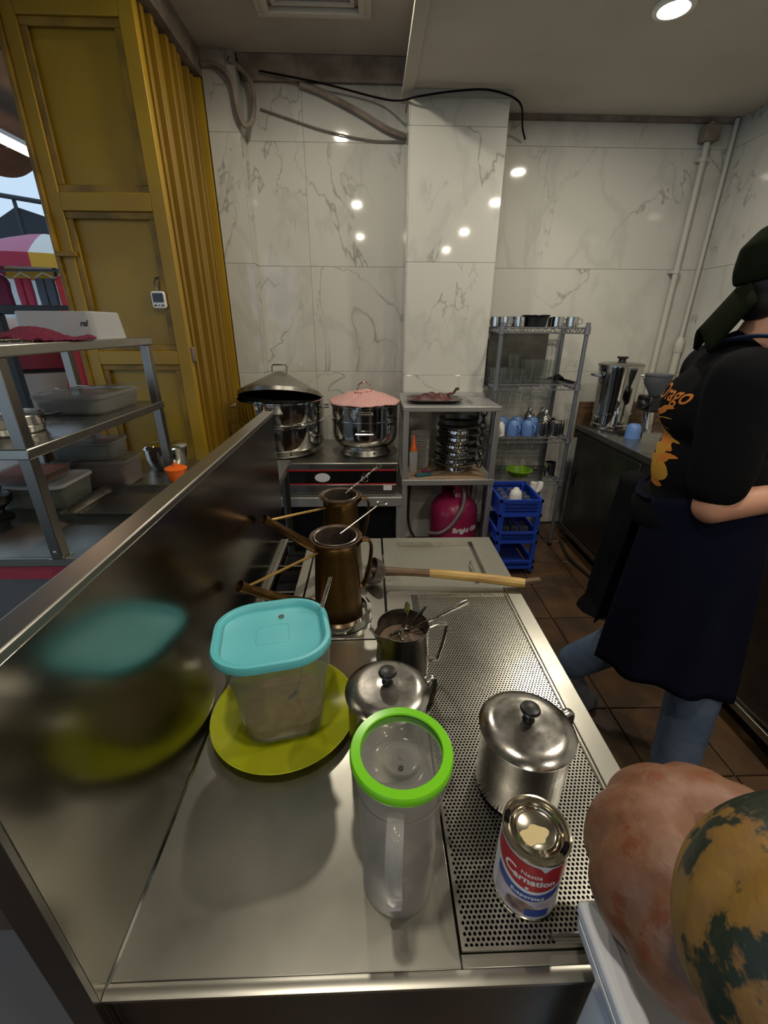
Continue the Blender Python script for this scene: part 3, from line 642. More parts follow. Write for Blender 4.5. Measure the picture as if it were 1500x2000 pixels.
# coffee kettles
def kettle(label, loc, sang, rodlabel, rod, tz):
    t = thing('brass_kettle', label, 'kettle', loc)
    h = 0.203
    part('body', MB().lathe([(0, 0), (0.054, 0), (0.0555, 0.004), (0.053, 0.05), (0.0495, 0.11), (0.0465, 0.165), (0.0455, 0.188), (0.050, 0.197), (0.0555, h-0.001), (0.0560, h), (0.0548, h+0.0012), (0.048, h-0.004), (0.0435, 0.186), (0.0445, 0.165), (0.051, 0.05), (0.052, 0.006), (0, 0.004)], 44), 'brass', t)
    part('rim', MB().lathe([(0.0500, 0.1985), (0.0568, h), (0.0568, h+0.002), (0.0550, h+0.003), (0.046, h-0.004), (0.0425, 0.187), (0.0420, 0.165), (0.0433, 0.165), (0.0443, 0.187), (0.048, 0.1985)], 44), 'brass_dirty', t)
    part('coffee', MB().lathe([(0, 0.12), (0.0455, 0.12), (0.0455, 0.118), (0, 0.118)], 30), 'coffee', t)
    c, s = math.cos(sang), math.sin(sang)
    def P(a, z): return (a*c, a*s, z)
    tip = 0.205
    part('spout', MB().tube([P(0.045, 0.025), P(0.075, 0.025+(tz-0.018)*0.24), P(0.13, 0.018+(tz-0.018)*0.56), P(tip-0.012, tz-0.010), P(tip, tz)], [0.017, 0.0155, 0.0125, 0.0095, 0.0085], 14), 'brass', t)
    part('spout_lip', MB().tube([P(tip-0.006, tz-0.005), P(tip+0.012, tz+0.010)], [0.0095, 0.0120], 14, cap=False), 'brass', t)
    part('strut', MB().tube([P(0.046, 0.178), P(0.12, (0.178+tz)/2+0.002), P(tip-0.004, tz+0.003)], 0.0030, 8), 'brass_rod', t)
    ha = math.radians(12); ch, sh = math.cos(ha), math.sin(ha)
    hp = [(0.044, 0.176), (0.056, 0.189), (0.070, 0.188), (0.078, 0.174), (0.077, 0.145), (0.070, 0.105), (0.060, 0.075), (0.050, 0.070)]
    part('handle', MB().tube(spline([(a*ch, a*sh, z) for a, z in hp], 5), [0.0115]*36, 10, flat=0.3), 'brass', t)
    ob = thing('strainer_wire', rodlabel, 'strainer', (loc[0], loc[1], loc[2]+0.150))
    if rod == 'twist':
        m = MB()
        for k in (0, PI):
            m.tube([(0.012+0.075*u, 0.006+0.04*u, 0.04+0.062*u+0.0) if False else (0.015+0.085*u + 0.0022*math.sin(16*u+k), 0.010+0.055*u + 0.0022*math.cos(16*u+k), 0.0555+0.055*u) for u in [i/40 for i in range(41)]], 0.0014, 6)
        part('wire_handle', m, 'wire', ob)
        part('loop', MB().torus((0.106, 0.068, 0.1125), 0.006, 0.0014, 16, 6, 'y'), 'wire', ob)
    else:
        part('wire_handle', MB().tube([(0.010, 0.008, 0.0555), (0.090, 0.060, 0.098)], 0.0016, 6), 'wire', ob)
        part('loop', MB().torus((0.101, 0.066, 0.1025), 0.0115, 0.0016, 20, 6, 'z'), 'wire', ob)
    part('ring', MB().torus((0.0, 0.0, 0.0545), 0.046, 0.0016, 36, 6), 'wire', ob)
    part('sock', MB().lathe([(0.0435, 0.053), (0.0415, 0.035), (0.040, 0.005), (0.030, -0.001), (0, -0.0015)], 28), 'sock_dark', ob)
    return t
SA = math.radians(180+36)
kettle('tall aged brass coffee kettle standing in round chrome collar', (wx, wy, CZ+0.0005), SA, 'wire-handled tea strainer with a round loop in brass kettle', 'loop', 0.153)
kettle('tall aged brass coffee kettle behind the other kettle, beside steel slots', (-0.083, 1.075, CZ+0.0005), SA, 'tea strainer with twisted wire handle in the rear brass kettle', 'twist', 0.182)
# coconut ladle
la = thing('coconut_ladle', 'coconut shell ladle with long wooden handle lying across counter', 'ladle', (0.002, 0.955, CZ+0.001))
m = MB().lathe([(0.0, -0.030), (0.012, -0.0285), (0.022, -0.022), (0.029, -0.010), (0.031, 0.004), (0.0285, 0.004), (0.0265, -0.009), (0.020, -0.020), (0.010, -0.026), (0, -0.0275)], 28)
m.xf(Matrix.Translation((0, 0, 0.034)) @ Matrix.Rotation(math.radians(-62), 4, 'Y') @ Matrix.Rotation(math.radians(12), 4, 'X'), 0)
m.v = [(a*1.15, b*1.15, c*1.15) for a, b, c in m.v]; part('shell', m, 'coconut', la)
hp0, hp1 = Vector((-0.002, 0.006, 0.036)), Vector((0.388, -0.032, 0.0165))
def along(u, dz=0): p = hp0.lerp(hp1, u); return (p.x, p.y + 0.006*math.sin(PI*u), p.z+dz + 0.004*math.sin(PI*u))
part('handle', MB().tube([along(u) for u in (0.38, 0.45, 0.55, 0.7, 0.85, 0.97, 1.0)], [0.0105, 0.0115, 0.0122, 0.0120, 0.0124, 0.0128, 0.0124], 10), 'ladle_wood', la)
part('handle_root', MB().tube([along(u) for u in (0.0, 0.1, 0.2, 0.3, 0.39)], [0.0085, 0.0125, 0.0105, 0.0100, 0.0106], 10), 'ladle_dark', la)
# evaporated milk can
cx, cy, cr, chh = 0.1815, 0.293, 0.0365, 0.107
cc = thing('milk_can', 'punched evaporated milk can with red and white label on drip tray', 'can', (cx, cy, CZ+0.0008))
part('label_wrap', MB().lathe([(cr-0.001, 0.003), (cr, 0.004), (cr, chh-0.005), (cr-0.001, chh-0.004)], 56), 'label_white', cc)
part('tin_body', MB().lathe([(0, 0.002), (cr-0.003, 0.002), (cr-0.002, 0.0), (cr+0.0006, 0.0), (cr+0.0008, 0.003), (cr-0.001, 0.0042), (cr-0.0015, 0.05), (cr-0.001, chh-0.0042), (cr+0.0008, chh-0.003), (cr+0.0008, chh), (cr-0.0015, chh+0.0003), (cr-0.003, chh-0.0035), (cr-0.006, chh-0.0035), (cr-0.0075, chh-0.002), (cr-0.009, chh-0.0032), (cr-0.0115, chh-0.002), (cr-0.0125, chh-0.0035), (cr-0.015, chh-0.0022), (cr-0.0165, chh-0.003), (0, chh-0.003)], 56), 'tin', cc)
for a, rr in ((math.radians(150), 0.0315), (math.radians(-38), 0.0320)):
    part('punch_hole', MB().rloft([(0.0052, 0.0115, 0.0025, chh-0.0034), (0.0052, 0.0115, 0.0025, chh+0.0006)], n=3).xf(Matrix.Rotation(a, 4, 'Z') @ Matrix.Translation((rr, 0, 0)), 0), 'black_matte', cc)
ra = []
for i in range(24):
    a = 2*PI*i/24; r = 0.0145*(1 + 0.28*math.sin(2*a+0.5)*0.6 + 0.12*math.sin(5*a))
    ra.append((r*math.cos(a)-0.004, r*math.sin(a)*0.75-0.006))
part('milk_residue', MB().ext(ra, chh-0.0029, chh-0.0024, 'z'), 'tin_residue', cc)
FA = math.radians(-117)         # label front
def wrapped(name, mb, m, sub=True):
    wrap_cyl(mb, cr+0.0002, FA, 0); return part(name, mb, m, cc)
def patch(fn_lo, fn_hi, x0, x1, lift, n=40):
    mb = MB()
    for i in range(n):
        a, b = x0+(x1-x0)*i/n, x0+(x1-x0)*(i+1)/n
        mb.add([(a, fn_lo(a), lift), (b, fn_lo(b), lift), (b, fn_hi(b), lift), (a, fn_hi(a), lift)], [(0, 1, 2, 3)])
    return mb
W = 0.046
wrapped('red_band', patch(lambda x: 0.0565 + 9*max(0, abs(x-0.004)-0.0)**2*1.1 , lambda x: 0.0995 - (0.007*math.exp(-((x-0.016)/0.004)**2)), -W, W, 0.0002, 60), 'label_red')
wrapped('white_swoosh', patch(lambda x: 0.051 + 9*abs(x-0.004)**2*1.1, lambda x: 0.0565 + 9*abs(x-0.004)**2*1.1, -W, W, 0.0003, 60), 'label_white')
wrapped('blue_band', patch(lambda x: 0.038 + 9*abs(x)**2, lambda x: 0.0510 + 9*abs(x)**2, -0.036, 0.040, 0.0003, 60), 'label_blue')
wrapped('picture_print', patch(lambda x: 0.006, lambda x: 0.0375 + 9*abs(x)**2*0.8, -0.036, 0.034, 0.0003, 60), 'label_pale')
wrapped('coffee_picture', patch(lambda x: 0.012, lambda x: 0.034 - 8*(x+0.002)**2*4, -0.018, 0.014, 0.0005, 30), 'label_photo')
wrapped('dark_box', patch(lambda x: 0.010, lambda x: 0.0235, 0.004, 0.030, 0.0007, 20), 'label_blue')
def wtext(name, s, size, x, z, m, bold=0.0, shear=0.0, lift=0.0007):
    t = text_mb(s, size, 0.0001, bold, shear); t.v = [(a+x, b+z, c+lift) for a, b, c in t.v]; wrapped(name, t, m)
wtext('lettering', 'arnation', 0.0135, 0.0075, 0.0730, 'label_white', 0.0004)
wtext('lettering', 'C', 0.0215, -0.0200, 0.0775, 'label_white', 0.0003)
wtext('lettering', 'Nestlé', 0.0085, 0.003, 0.0835, 'label_white', 0.0001)
wtext('lettering', 'Evaporated', 0.0080, 0.003, 0.0450, 'label_white', 0.0001)
wrapped('heart_dot', patch(lambda x: 0.0605-math.sqrt(max(0, 0.0022**2-(x-0.001)**2)), lambda x: 0.0605+math.sqrt(max(0, 0.0022**2-(x-0.001)**2)), -0.0012, 0.0032, 0.0007, 10), 'label_white')

# ================================================================== STOVE CORNER
st = thing('stove_table', 'grey steel table under the gas stove', 'table', (-0.31, 2.70, 0))
part('table_top', MB().box(-0.81, 0.188, 2.40, 3.0, 0.445, 0.503), 'alu_frame', st, world=True, bevel=0.003)
for x in (-0.79, 0.155):
    for y in (2.41, 2.96): part('leg', MB().box(x, x+0.035, y, y+0.035, 0, 0.445), 'alu_frame', st, world=True, bevel=0.003)
part('lower_shelf', MB().box(-0.755, 0.155, 2.44, 2.97, 0.10, 0.13), 'black_matte', st, world=True)
part('shade_block', MB().box(-0.752, 0.15, 2.46, 2.96, 0.132, 0.438), 'black_matte', st, world=True)  # black block added for the deep shade under the table
gs = thing('gas_stove', 'two-burner steel gas stove with black and red front panel', 'stove', (-0.31, 2.70, 0.5035))
part('body', MB().box(-0.78, 0.157, 2.425, 2.985, 0.506, 0.70), 'steel', gs, world=True, bevel=0.003)
part('hob_plate', MB().box(-0.785, 0.160, 2.412, 2.99, 0.7005, 0.716), 'steel_brush', gs, world=True, bevel=0.004)
part('front_panel', MB().box(-0.775, 0.152, 2.4185, 2.4247, 0.590, 0.664), 'black_gloss', gs, world=True)
for z in (0.665, 0.582): part('red_stripe', MB().box(-0.775, 0.152, 2.419, 2.4247, z, z+0.0075), 'red', gs, world=True)
part('lower_strip', MB().box(-0.775, 0.152, 2.417, 2.4247, 0.530, 0.581), 'steel', gs, world=True, bevel=0.002)
ov = MB().ext([(0.045*math.cos(2*PI*i/28), 0.027*math.sin(2*PI*i/28)) for i in range(28)], -0.003, 0, 'y'); ov.v = [(a-0.286, b+2.4183, c+0.626) for a, b, c in ov.v]
part('oval_badge', ov, 'label_white', gs, world=True)
def knob(x, m, r): 
    k = MB().lathe([(0, 0.030), (r*0.8, 0.030), (r, 0.026), (r, 0), (0, 0)], 24).xf(Matrix.Translation((x, 2.418, 0.626)) @ Matrix.Rotation(PI/2, 4, 'X'), 0); k.box(x-0.004, x+0.004, 2.383, 2.388, 0.626-r, 0.626+r)
    return part('knob', k, m, gs, world=True)
knob(-0.035, 'chrome', 0.021); knob(-0.565, 'black', 0.022)
part('red_dial_mark', MB().torus((-0.565, 2.4165, 0.626), 0.034, 0.0045, 24, 6, 'y', (-1.9, 1.9)), 'red', gs, world=True)
part('price_sticker', MB().box(0.075, 0.126, 2.4155, 2.4168, 0.545, 0.575), 'label_white', gs, world=True)
for i, (x, y, r) in enumerate(((-0.552, 2.715, 0.19), (-0.035, 2.70, 0.155))):
    bn = part('burner', MB().lathe([(r, 0.7162), (r+0.012, 0.7162), (r-0.012, 0.752), (r-0.03, 0.752), (r-0.02, 0.725)], 40, (x, y, 0)), 'steel', gs, world=True)
    for a in (-2.2, -1.9, -1.2): part('air_hole', MB().ball((x-gs.location[0]+(r+0.002)*math.cos(a), y-gs.location[1]+(r+0.002)*math.sin(a), 0.732-gs.location[2]), 0.007, n=10, m=6), 'black', gs)
    part('scorch_ring', MB().lathe([(r+0.013, 0.7163), (r+0.055, 0.7163), (r+0.055, 0.7166), (r+0.013, 0.7166)], 40, (x, y, 0)), 'steel_dark', gs, world=True)
# steamer with cone lid
sp = thing('steamer_pot', 'big two-tier steel steamer with a raised conical lid', 'pot', (-0.552, 2.715, 0.7525))
R0 = 0.262
part('lower_pot', MB().lathe([(0, 0), (0.225, 0), (0.250, 0.012), (0.256, 0.03), (0.256, 0.148), (0.262, 0.152), (0.262, 0.158), (0.252, 0.158), (0.252, 0.03), (0.22, 0.01), (0, 0.008)], 56), 'chrome', sp)
part('steam_tier', MB().lathe([(0.248, 0.1585), (0.262, 0.1585), (0.264, 0.166), (0.257, 0.172), (0.262, 0.180), (0.262, 0.285), (0.268, 0.289), (0.268, 0.295), (0.256, 0.295), (0.256, 0.18), (0.248, 0.1585)], 56), 'chrome', sp)
part('inside_shade', MB().lathe([(0, 0.18), (0.2545, 0.18), (0.2545, 0.215), (0.2535, 0.215), (0.2535, 0.183), (0, 0.183)], 40), 'black_matte', sp)  # black disc stands in for the shade inside the pot
lm = MB().lathe([(0.2485, -0.012), (0.2505, -0.010), (0.2505, 0.012), (0.244, 0.018), (0.035, 0.136), (0.012, 0.146), (0, 0.147), (0, 0.143), (0.035, 0.132), (0.242, 0.014), (0.2465, 0.010)], 56)
M = Matrix.Translation((0, 0.0, 0.304)) @ Matrix.Rotation(math.radians(-18), 4, 'X')
lidp = part('cone_lid', lm.xf(M, 0), 'steel', sp)
hdl = MB().tube([(-0.043, 0, 0.120), (-0.046, 0, 0.172), (-0.038, 0, 0.184), (0.038, 0, 0.184), (0.046, 0, 0.172), (0.040, 0, 0.120)], 0.009, 8, flat=0.5).xf(M, 0)
part('lid_handle', hdl, 'steel', lidp)
for s in (-1, 1): part('side_handle', MB().tube([(s*0.262, -0.05, 0.24), (s*0.295, -0.05, 0.245), (s*0.295, 0.05, 0.245), (s*0.262, 0.05, 0.24)], 0.006, 8), 'chrome', sp)
# second pot with cloth-wrapped lid
s2 = thing('stock_pot', 'steel steamer pot with pink striped cloth over its lid', 'pot', (-0.035, 2.70, 0.7525))
part('lower_pot', MB().lathe([(0, 0), (0.14, 0), (0.158, 0.006), (0.185, 0.03), (0.200, 0.06), (0.203, 0.09), (0.203, 0.168), (0.210, 0.171), (0.210, 0.177), (0.198, 0.177), (0.198, 0.06), (0.15, 0.01), (0, 0.008)], 56), 'chrome', s2)
part('steam_tier', MB().lathe([(0.195, 0.1775), (0.203, 0.1775), (0.204, 0.255), (0.211, 0.259), (0.211, 0.266), (0.198, 0.266), (0.195, 0.1775)], 56), 'chrome', s2)
for z in (0.115, 0.228): part('front_handle', MB().tube([(-0.05, -0.200, z), (-0.05, -0.236, z+0.004), (0.05, -0.236, z+0.004), (0.05, -0.200, z)], 0.006, 8), 'chrome', s2)
part('lid', MB().lathe([(0.212, 0.2665), (0.206, 0.272), (0.15, 0.292), (0.05, 0.310), (0, 0.312), (0, 0.305), (0.15, 0.284), (0.20, 0.2665)], 48), 'steel', s2)
part('lid_handle', MB().torus((0, 0, 0.345), 0.040, 0.007, 24, 8, 'y', (-0.7, PI+0.7)), 'chrome', s2)
def wrap(u, v):
    a = 2*PI*u; r = 0.02 + 0.200*v + 0.006*math.sin(7*a)*v**3
    z = 0.331 - 0.055*v**1.7 + 0.006*noise.noise((6*math.cos(a)*v, 6*math.sin(a)*v, 1.3)) + 0.004*math.sin(11*a+3*v)*(1-v) + (0.010*(1-v)**3)
    return (r*math.cos(a), r*math.sin(a), z)
cw = part('wrapping_cloth', MB().grid(wrap, 72, 16), 'pink_cloth', s2, angle=80)
cw.modifiers.new('s', 'SOLIDIFY').thickness = 0.003
part('cloth_knot', MB().ball((0.012, -0.03, 0.338), 0.034, 0.026, 0.013, 14, 8).ball((-0.03, -0.045, 0.334), 0.03, 0.02, 0.010, 14, 8), 'pink_cloth', s2)

# ================================================================== SHELF UNIT WITH GAS BOTTLE
su = thing('shelf_unit', 'open grey metal shelf unit beside the stove', 'shelf unit', (0.467, 2.635, 0))
part('top', MB().box(0.187, 0.748, 2.445, 2.862, 1.005, 1.034), 'alu_frame', su, world=True, bevel=0.003)
part('rear_lip', MB().box(0.19, 0.747, 2.845, 2.860, 1.035, 1.055), 'alu_frame', su, world=True)
part('shelf', MB().box(0.187, 0.750, 2.445, 2.86, 0.562, 0.598), 'alu_frame', su, world=True, bevel=0.003)
part('shelf_board', MB().box(0.225, 0.712, 2.456, 2.85, 0.5985, 0.602), 'wood_board', su, world=True)
for x in (0.190, 0.717):
    for y in (2.448, 2.828): part('leg', MB().box(x, x+0.03, y, y+0.03, 0, 1.004), 'alu_frame', su, world=True, bevel=0.002)
part('back_panel', MB().box(0.221, 0.716, 2.850, 2.857, 0.62, 0.99), 'steel', su, world=True)
gc = thing('gas_bottle', 'magenta gas bottle with collar and white lettering under the shelf', 'gas bottle', (0.555, 2.640, 0))
gr = 0.158
part('bottle', MB().lathe([(0, 0.03), (0.10, 0.03), (gr-0.01, 0.07), (gr, 0.11), (gr, 0.32), (gr-0.006, 0.355), (gr-0.035, 0.40), (0.075, 0.43), (0.03, 0.435), (0, 0.436)], 44), 'pink_gas', gc)
part('foot_ring', MB().lathe([(0.098, 0), (0.105, 0), (0.105, 0.045), (0.098, 0.045), (0.098, 0)], 36), 'pink_gas', gc)
part('collar', MB().lathe([(0.084, 0.405), (0.088, 0.405), (0.088, 0.535), (0.080, 0.545), (0.077, 0.545), (0.084, 0.53), (0.084, 0.405)], 36, a0=math.radians(-100), a1=math.radians(190)), 'pink_gas', gc)
part('collar_label', MB().lathe([(0.0885, 0.43), (0.0892, 0.43), (0.0892, 0.49), (0.0885, 0.49), (0.0885, 0.43)], 4, a0=math.radians(-97), a1=math.radians(-78)), 'pink_gas', gc)
nt_ = wrap_cyl(text_mb('0Z', 0.032, 0.0005, 0.0006), 0.0892, math.radians(-88), 0.455); part('collar_number', nt_, 'label_white', gc)
part('valve', MB().lathe([(0, 0.43), (0.02, 0.43), (0.02, 0.47), (0.013, 0.475), (0.013, 0.50), (0, 0.50)], 16), 'brass_rod', gc)
part('regulator', MB().lathe([(0, 0.495), (0.03, 0.50), (0.034, 0.515), (0.03, 0.535), (0, 0.54)], 20).box(-0.012, 0.03, -0.045, 0.0, 0.50, 0.52), 'red', gc)
part('hose', MB().tube(spline([(0.02, -0.045, 0.51), (0.035, -0.10, 0.50), (0.030, -0.155, 0.44), (0.005, -0.176, 0.37), (-0.045, -0.170, 0.28), (-0.11, -0.150, 0.22), (-0.20, -0.10, 0.20)], 6), 0.011, 8), 'grey_hose', gc)
part('lettering', wrap_cyl(text_mb('Bright Gas', 0.046, 0.0008, 0.0020, 0.1), gr+0.001, math.radians(-66), 0.235), 'label_white', gc)
solo('rubber_hose', MB().tube(spline([(0.245, 2.53, 0.555), (0.238, 2.52, 0.35), (0.250, 2.49, 0.25), (0.29, 2.475, 0.17), (0.34, 2.47, 0.01)], 6), 0.008, 8), 'black', 'thin black rubber hose curving beside the shelf unit leg', 'hose')
# on the shelf: pedestal plates
def dish(w=0.135):
    return MB().lathe([(0, 0), (0.072, 0), (0.072, 0.004), (0.066, 0.030), (w*0.85, 0.042), (w-0.003, 0.058), (w, 0.060), (w-0.002, 0.062), (w*0.84, 0.047), (0.05, 0.038), (0, 0.036)], 40)
zz = 0.6025; pd = None; jit = [(0,0), (-.004,.006), (.005,-.004), (-.006,0), (.004,.003), (0,-.005)]
for i in range(6):
    w = 0.135 if i < 5 else 0.125; loc = (0.545+jit[i][0], 2.64+jit[i][1], zz)
    if pd is None: pd = solo('pedestal_plate', dish(), 'chrome', 'lowest steel pedestal plate of the stack on the shelf board', 'plate', loc, 0, 'stacked steel pedestal plates')
    else: copy_tree(pd, loc, label=('', 'steel pedestal plate second from the bottom of the shelf stack', 'steel pedestal plate third from the bottom of the shelf stack', 'steel pedestal plate third from the top of the shelf stack', 'steel pedestal plate second from the top of the shelf stack', 'topmost steel pedestal plate of the shelf stack, under dark pan')[i])
    zz += 0.046
solo('dark_pan', MB().lathe([(0, 0), (0.10, 0), (0.115, 0.012), (0.120, 0.040), (0.124, 0.043), (0.117, 0.043), (0.112, 0.014), (0, 0.006)], 36), 'steel_dark', 'dark shallow pan on top of the plate stack', 'pan', (0.545, 2.64, zz+0.016))
sc = None
for i in range(22):
    loc = (0.318+random.uniform(-.002, .002), 2.70+random.uniform(-.002, .002), 0.6025+i*0.0105)
    if sc is None: sc = solo('saucer', MB().lathe([(0, 0.0), (0.035, 0.0), (0.037, 0.003), (0.058, 0.009), (0.060, 0.0115), (0.057, 0.0115), (0.036, 0.0055), (0, 0.003)], 28), 'white_china', 'white saucer in the tall stack on the shelf', 'saucer', loc, 0, 'stacked white saucers')
    else: copy_tree(sc, loc)
sb = thing('squeeze_bottle', 'clear squeeze bottle with orange nozzle beside saucer stack', 'bottle', (0.268, 2.60, 0.6025))
part('bottle', MB().lathe([(0, 0), (0.024, 0), (0.026, 0.004), (0.026, 0.12), (0.020, 0.135), (0, 0.135)], 24), 'milky', sb)
part('nozzle', MB().lathe([(0.022, 0.1355), (0.022, 0.155), (0.016, 0.165), (0.005, 0.235), (0, 0.236)], 20), 'orange', sb)
bi = thing('bottle_opener', 'teal handled metal tool lying on the shelf board', 'tool', (0.40, 2.53, 0.6125), math.radians(18))
part('grip', MB().rloft([(0.10, 0.03, 0.012, -0.008), (0.105, 0.034, 0.014, 0), (0.10, 0.03, 0.012, 0.008)], (-0.08, 0, 0)), 'teal', bi)
part('wire', MB().tube([(-0.03, 0.008, 0), (0.06, 0.012, 0), (0.085, 0, 0), (0.06, -0.012, 0), (-0.03, -0.008, 0)], 0.0025, 6), 'chrome', bi)
sr = thing('scissors', 'small scissors with magenta handles behind the teal tool', 'scissors', (0.40, 2.60, 0.6075), math.radians(25))
for s in (-1, 1):
    part('handle', MB().torus((-0.055, s*0.017, 0.002), 0.016, 0.004, 18, 6), 'magenta', sr)
    part('blade', MB().box(-0.04, 0.065, -0.004+s*0.002, 0.004+s*0.002, 0.0, 0.0018).xf(Matrix.Rotation(s*0.09, 4, 'Z'), 0), 'chrome', sr)
ch = None
for k in range(9):
    z = 0.975 - k*0.040; m = MB().torus((0, 0, 0), 0.017, 0.005, 16, 6, 'x' if k % 2 else 'y')
    m.v = [(a, b, c*1.5) for a, b, c in m.v]
    if k == 0: ch = thing('hanging_chain', 'dark chain hanging inside the shelf unit', 'chain', (0.69, 2.60, 0.60))
    part('chain_link', m, 'steel_dark', ch).location = (0, 0, z-0.60)
# tray with dark red meat on top
tr = thing('oval_tray', 'shallow grey tray with handles on top of the shelf unit', 'tray', (0.385, 2.63, 1.0345))
part('dish', MB().rloft([(0.22, 0.15, 0.05, 0), (0.30, 0.21, 0.07, 0.010), (0.335, 0.24, 0.08, 0.020), (0.338, 0.243, 0.08, 0.022), (0.33, 0.235, 0.078, 0.022), (0.295, 0.205, 0.068, 0.013), (0.218, 0.148, 0.05, 0.004)], n=8), 'dull_steel', tr)
def lump(u, v):
    a = 2*PI*u; r = v*0.5; x = math.cos(a)*r; y = math.sin(a)*r; e = max(0, 1-(v)**3)
    n = noise.noise((x*5, y*5, 2.1)); n2 = noise.noise((x*13, y*13, 5.7))
    return (x*0.25, y*0.15, 0.0145 + e*(0.020 + 0.035*abs(n) + 0.012*n2))
mt = MB().grid(lump, 48, 16)
mt.tube(spline([(0.06, 0, 0.03), (0.10, 0.0, 0.045), (0.125, 0.0, 0.050), (0.14, 0.0, 0.075), (0.152, 0.005, 0.070)], 4), 0.012, 8, flat=0.6)
solo('maroon_rag', mt, 'meat', 'crumpled dark maroon rag lying on the oval tray', 'rag', (0.375, 2.63, 1.0345+0.0005), angle=80)
tg = thing('tongs', 'steel tongs lying across the tray corner on the shelf unit', 'tongs', (0.60, 2.54, 1.0395), math.radians(-60))
for s in (-1, 1): part('arm', MB().bar((0.0, s*0.004, 0.0), (-0.11, s*0.022, 0.022), 0.010, 0.002), 'chrome', tg)

# ================================================================== WIRE RACK
wr_ = thing('wire_rack', 'tall grey four-tier wire rack against the tiled wall', 'rack', (1.015, 2.89, 0))
RX0, RX1, RY0, RY1 = 0.778, 1.290, 2.72, 3.06
for x in (RX0, RX1):
    for y in (RY0, RY1):
        p = part('post', MB().tube([(x, y, 0.02), (x, y, 1.475)], 0.0125, 12), 'rack_grey', wr_, world=True)
        part('foot', MB().lathe([(0, 0), (0.014, 0), (0.016, 0.02), (0, 0.02)], 12, (x-1.015, y-2.89, 0)), 'black', p)
SH = [1.445, 1.12, 0.785, 0.49]
for z in SH:
    m = MB()
    for y in (RY0, RY1):
        m.tube([(RX0, y, z), (RX1, y, z)], 0.004, 6); m.tube([(RX0, y, z-0.028), (RX1, y, z-0.028)], 0.004, 6)
        zig = [(RX0 + (RX1-RX0)*i/22, y, z if i % 2 else z-0.028) for i in range(23)]; m.tube(zig, 0.0025, 5)
    for x in (RX0, RX1):
        m.tube([(x, RY0, z), (x, RY1, z)], 0.004, 6); m.tube([(x, RY0, z-0.028), (x, RY1, z-0.028)], 0.004, 6)
        m.tube([(x, RY0 + (RY1-RY0)*i/14, z if i % 2 else z-0.028) for i in range(15)], 0.0025, 5)
    for i in range(1, 22): x = RX0 + (RX1-RX0)*i/22; m.tube([(x, RY0, z+0.003), (x, RY1, z+0.003)], 0.002, 5, cap=False)
    sh = part('wire_shelf', m, 'rack_grey', wr_, world=True)
    for x in (RX0, RX1):
        for y in (RY0, RY1): part('sleeve', MB().lathe([(0.0126, -0.034), (0.019, -0.034), (0.017, 0.008), (0.0126, 0.008)], 14, (x-1.015, y-2.89, z)), 'rack_grey', sh)
part('dark_liner', MB().box(0.80, 1.20, 3.070, 3.078, 1.14, 1.42), 'steel_dark', wr_, world=True)
def cup_mesh(r, h, rt=None):
    rt = rt or r; return MB().lathe([(0, 0), (r*0.9, 0), (r, 0.003), (rt, h), (rt+0.001, h+0.001), (rt-0.0015, h), (r-0.002, 0.005), (0, 0.004)], 24)
T0 = SH[0]+0.0055
def steel_cup(label, loc, rz, group, r=0.036, h=0.055):
    t = thing('steel_cup', label, 'cup', loc, rz, group); part('cup', cup_mesh(r, h), 'chrome', t)
    part('handle', MB().tube(spline([(r-0.001, 0, h*0.8), (r+0.022, 0, h*0.78), (r+0.024, 0, h*0.4), (r-0.001, 0, h*0.25)], 4), 0.0028, 6), 'chrome', t); return t
c0 = steel_cup('small steel cup with wire handle on the top of the wire rack', (0.825, 2.80, T0), -1.2, 'steel cups on top of the rack')
for x, y, a in ((0.79, 2.90, 2.0), (0.900, 2.79, -1.6), (0.865, 2.90, 1.2), (1.135, 2.80, 0.3), (1.155, 2.92, 0.9), (1.225, 2.80, 0.0), (0.955, 2.93, 1.0), (1.06, 2.95, 1.8)): copy_tree(c0, (x, y, T0), a)
bt = thing('black_tray', 'round black pan lying among the steel cups on the rack top', 'pan', (1.005, 2.815, T0))
part('pan', MB().lathe([(0, 0), (0.060, 0), (0.064, 0.004), (0.070, 0.052), (0.083, 0.062), (0.081, 0.066), (0.066, 0.054), (0.06, 0.008), (0, 0.006)], 32), 'black', bt)
T1 = SH[1]+0.0055
def tumbler(label, loc, r, h, group):
    return solo('drinking_glass', MB().lathe([(0, 0), (r*0.86, 0), (r*0.88, 0.004), (r, h), (r-0.0025, h), (r*0.86-0.002, 0.010), (0, 0.010)], 20), 'glass', label, 'glass', loc, 0, group)
g0 = tumbler('short clear glass on the second rack shelf', (0.80, 2.78, T1), 0.031, 0.085, 'short glasses on the second shelf')
for x, y in ((0.865, 2.78), (0.93, 2.78), (0.80, 2.85), (0.865, 2.85), (0.93, 2.85), (0.80, 2.92), (0.865, 2.92)): copy_tree(g0, (x, y, T1))
g1 = tumbler('tall clear glass on the second rack shelf', (1.00, 2.80, T1), 0.031, 0.135, 'tall glasses on the second shelf')
for i in range(3):
    for j in range(3):
        if i or j: copy_tree(g1, (1.00+0.066*i, 2.80+0.068*j, T1))
g2 = tumbler('clear glass stacked upright on top of the short glasses', (0.898, 2.815, T1+0.0855), 0.030, 0.080, 'glasses stacked on the short glasses')
copy_tree(g2, (0.935, 2.885, T1+0.0855))
cl = MB().grid(lambda u, v: (-0.07+0.15*u, -0.08+0.16*v, 0.004 + 0.045*math.exp(-((u-0.25)/0.22)**2)*(0.7+0.3*math.sin(5*v)) + 0.004*noise.noise((u*6, v*6, 0))), 20, 16)
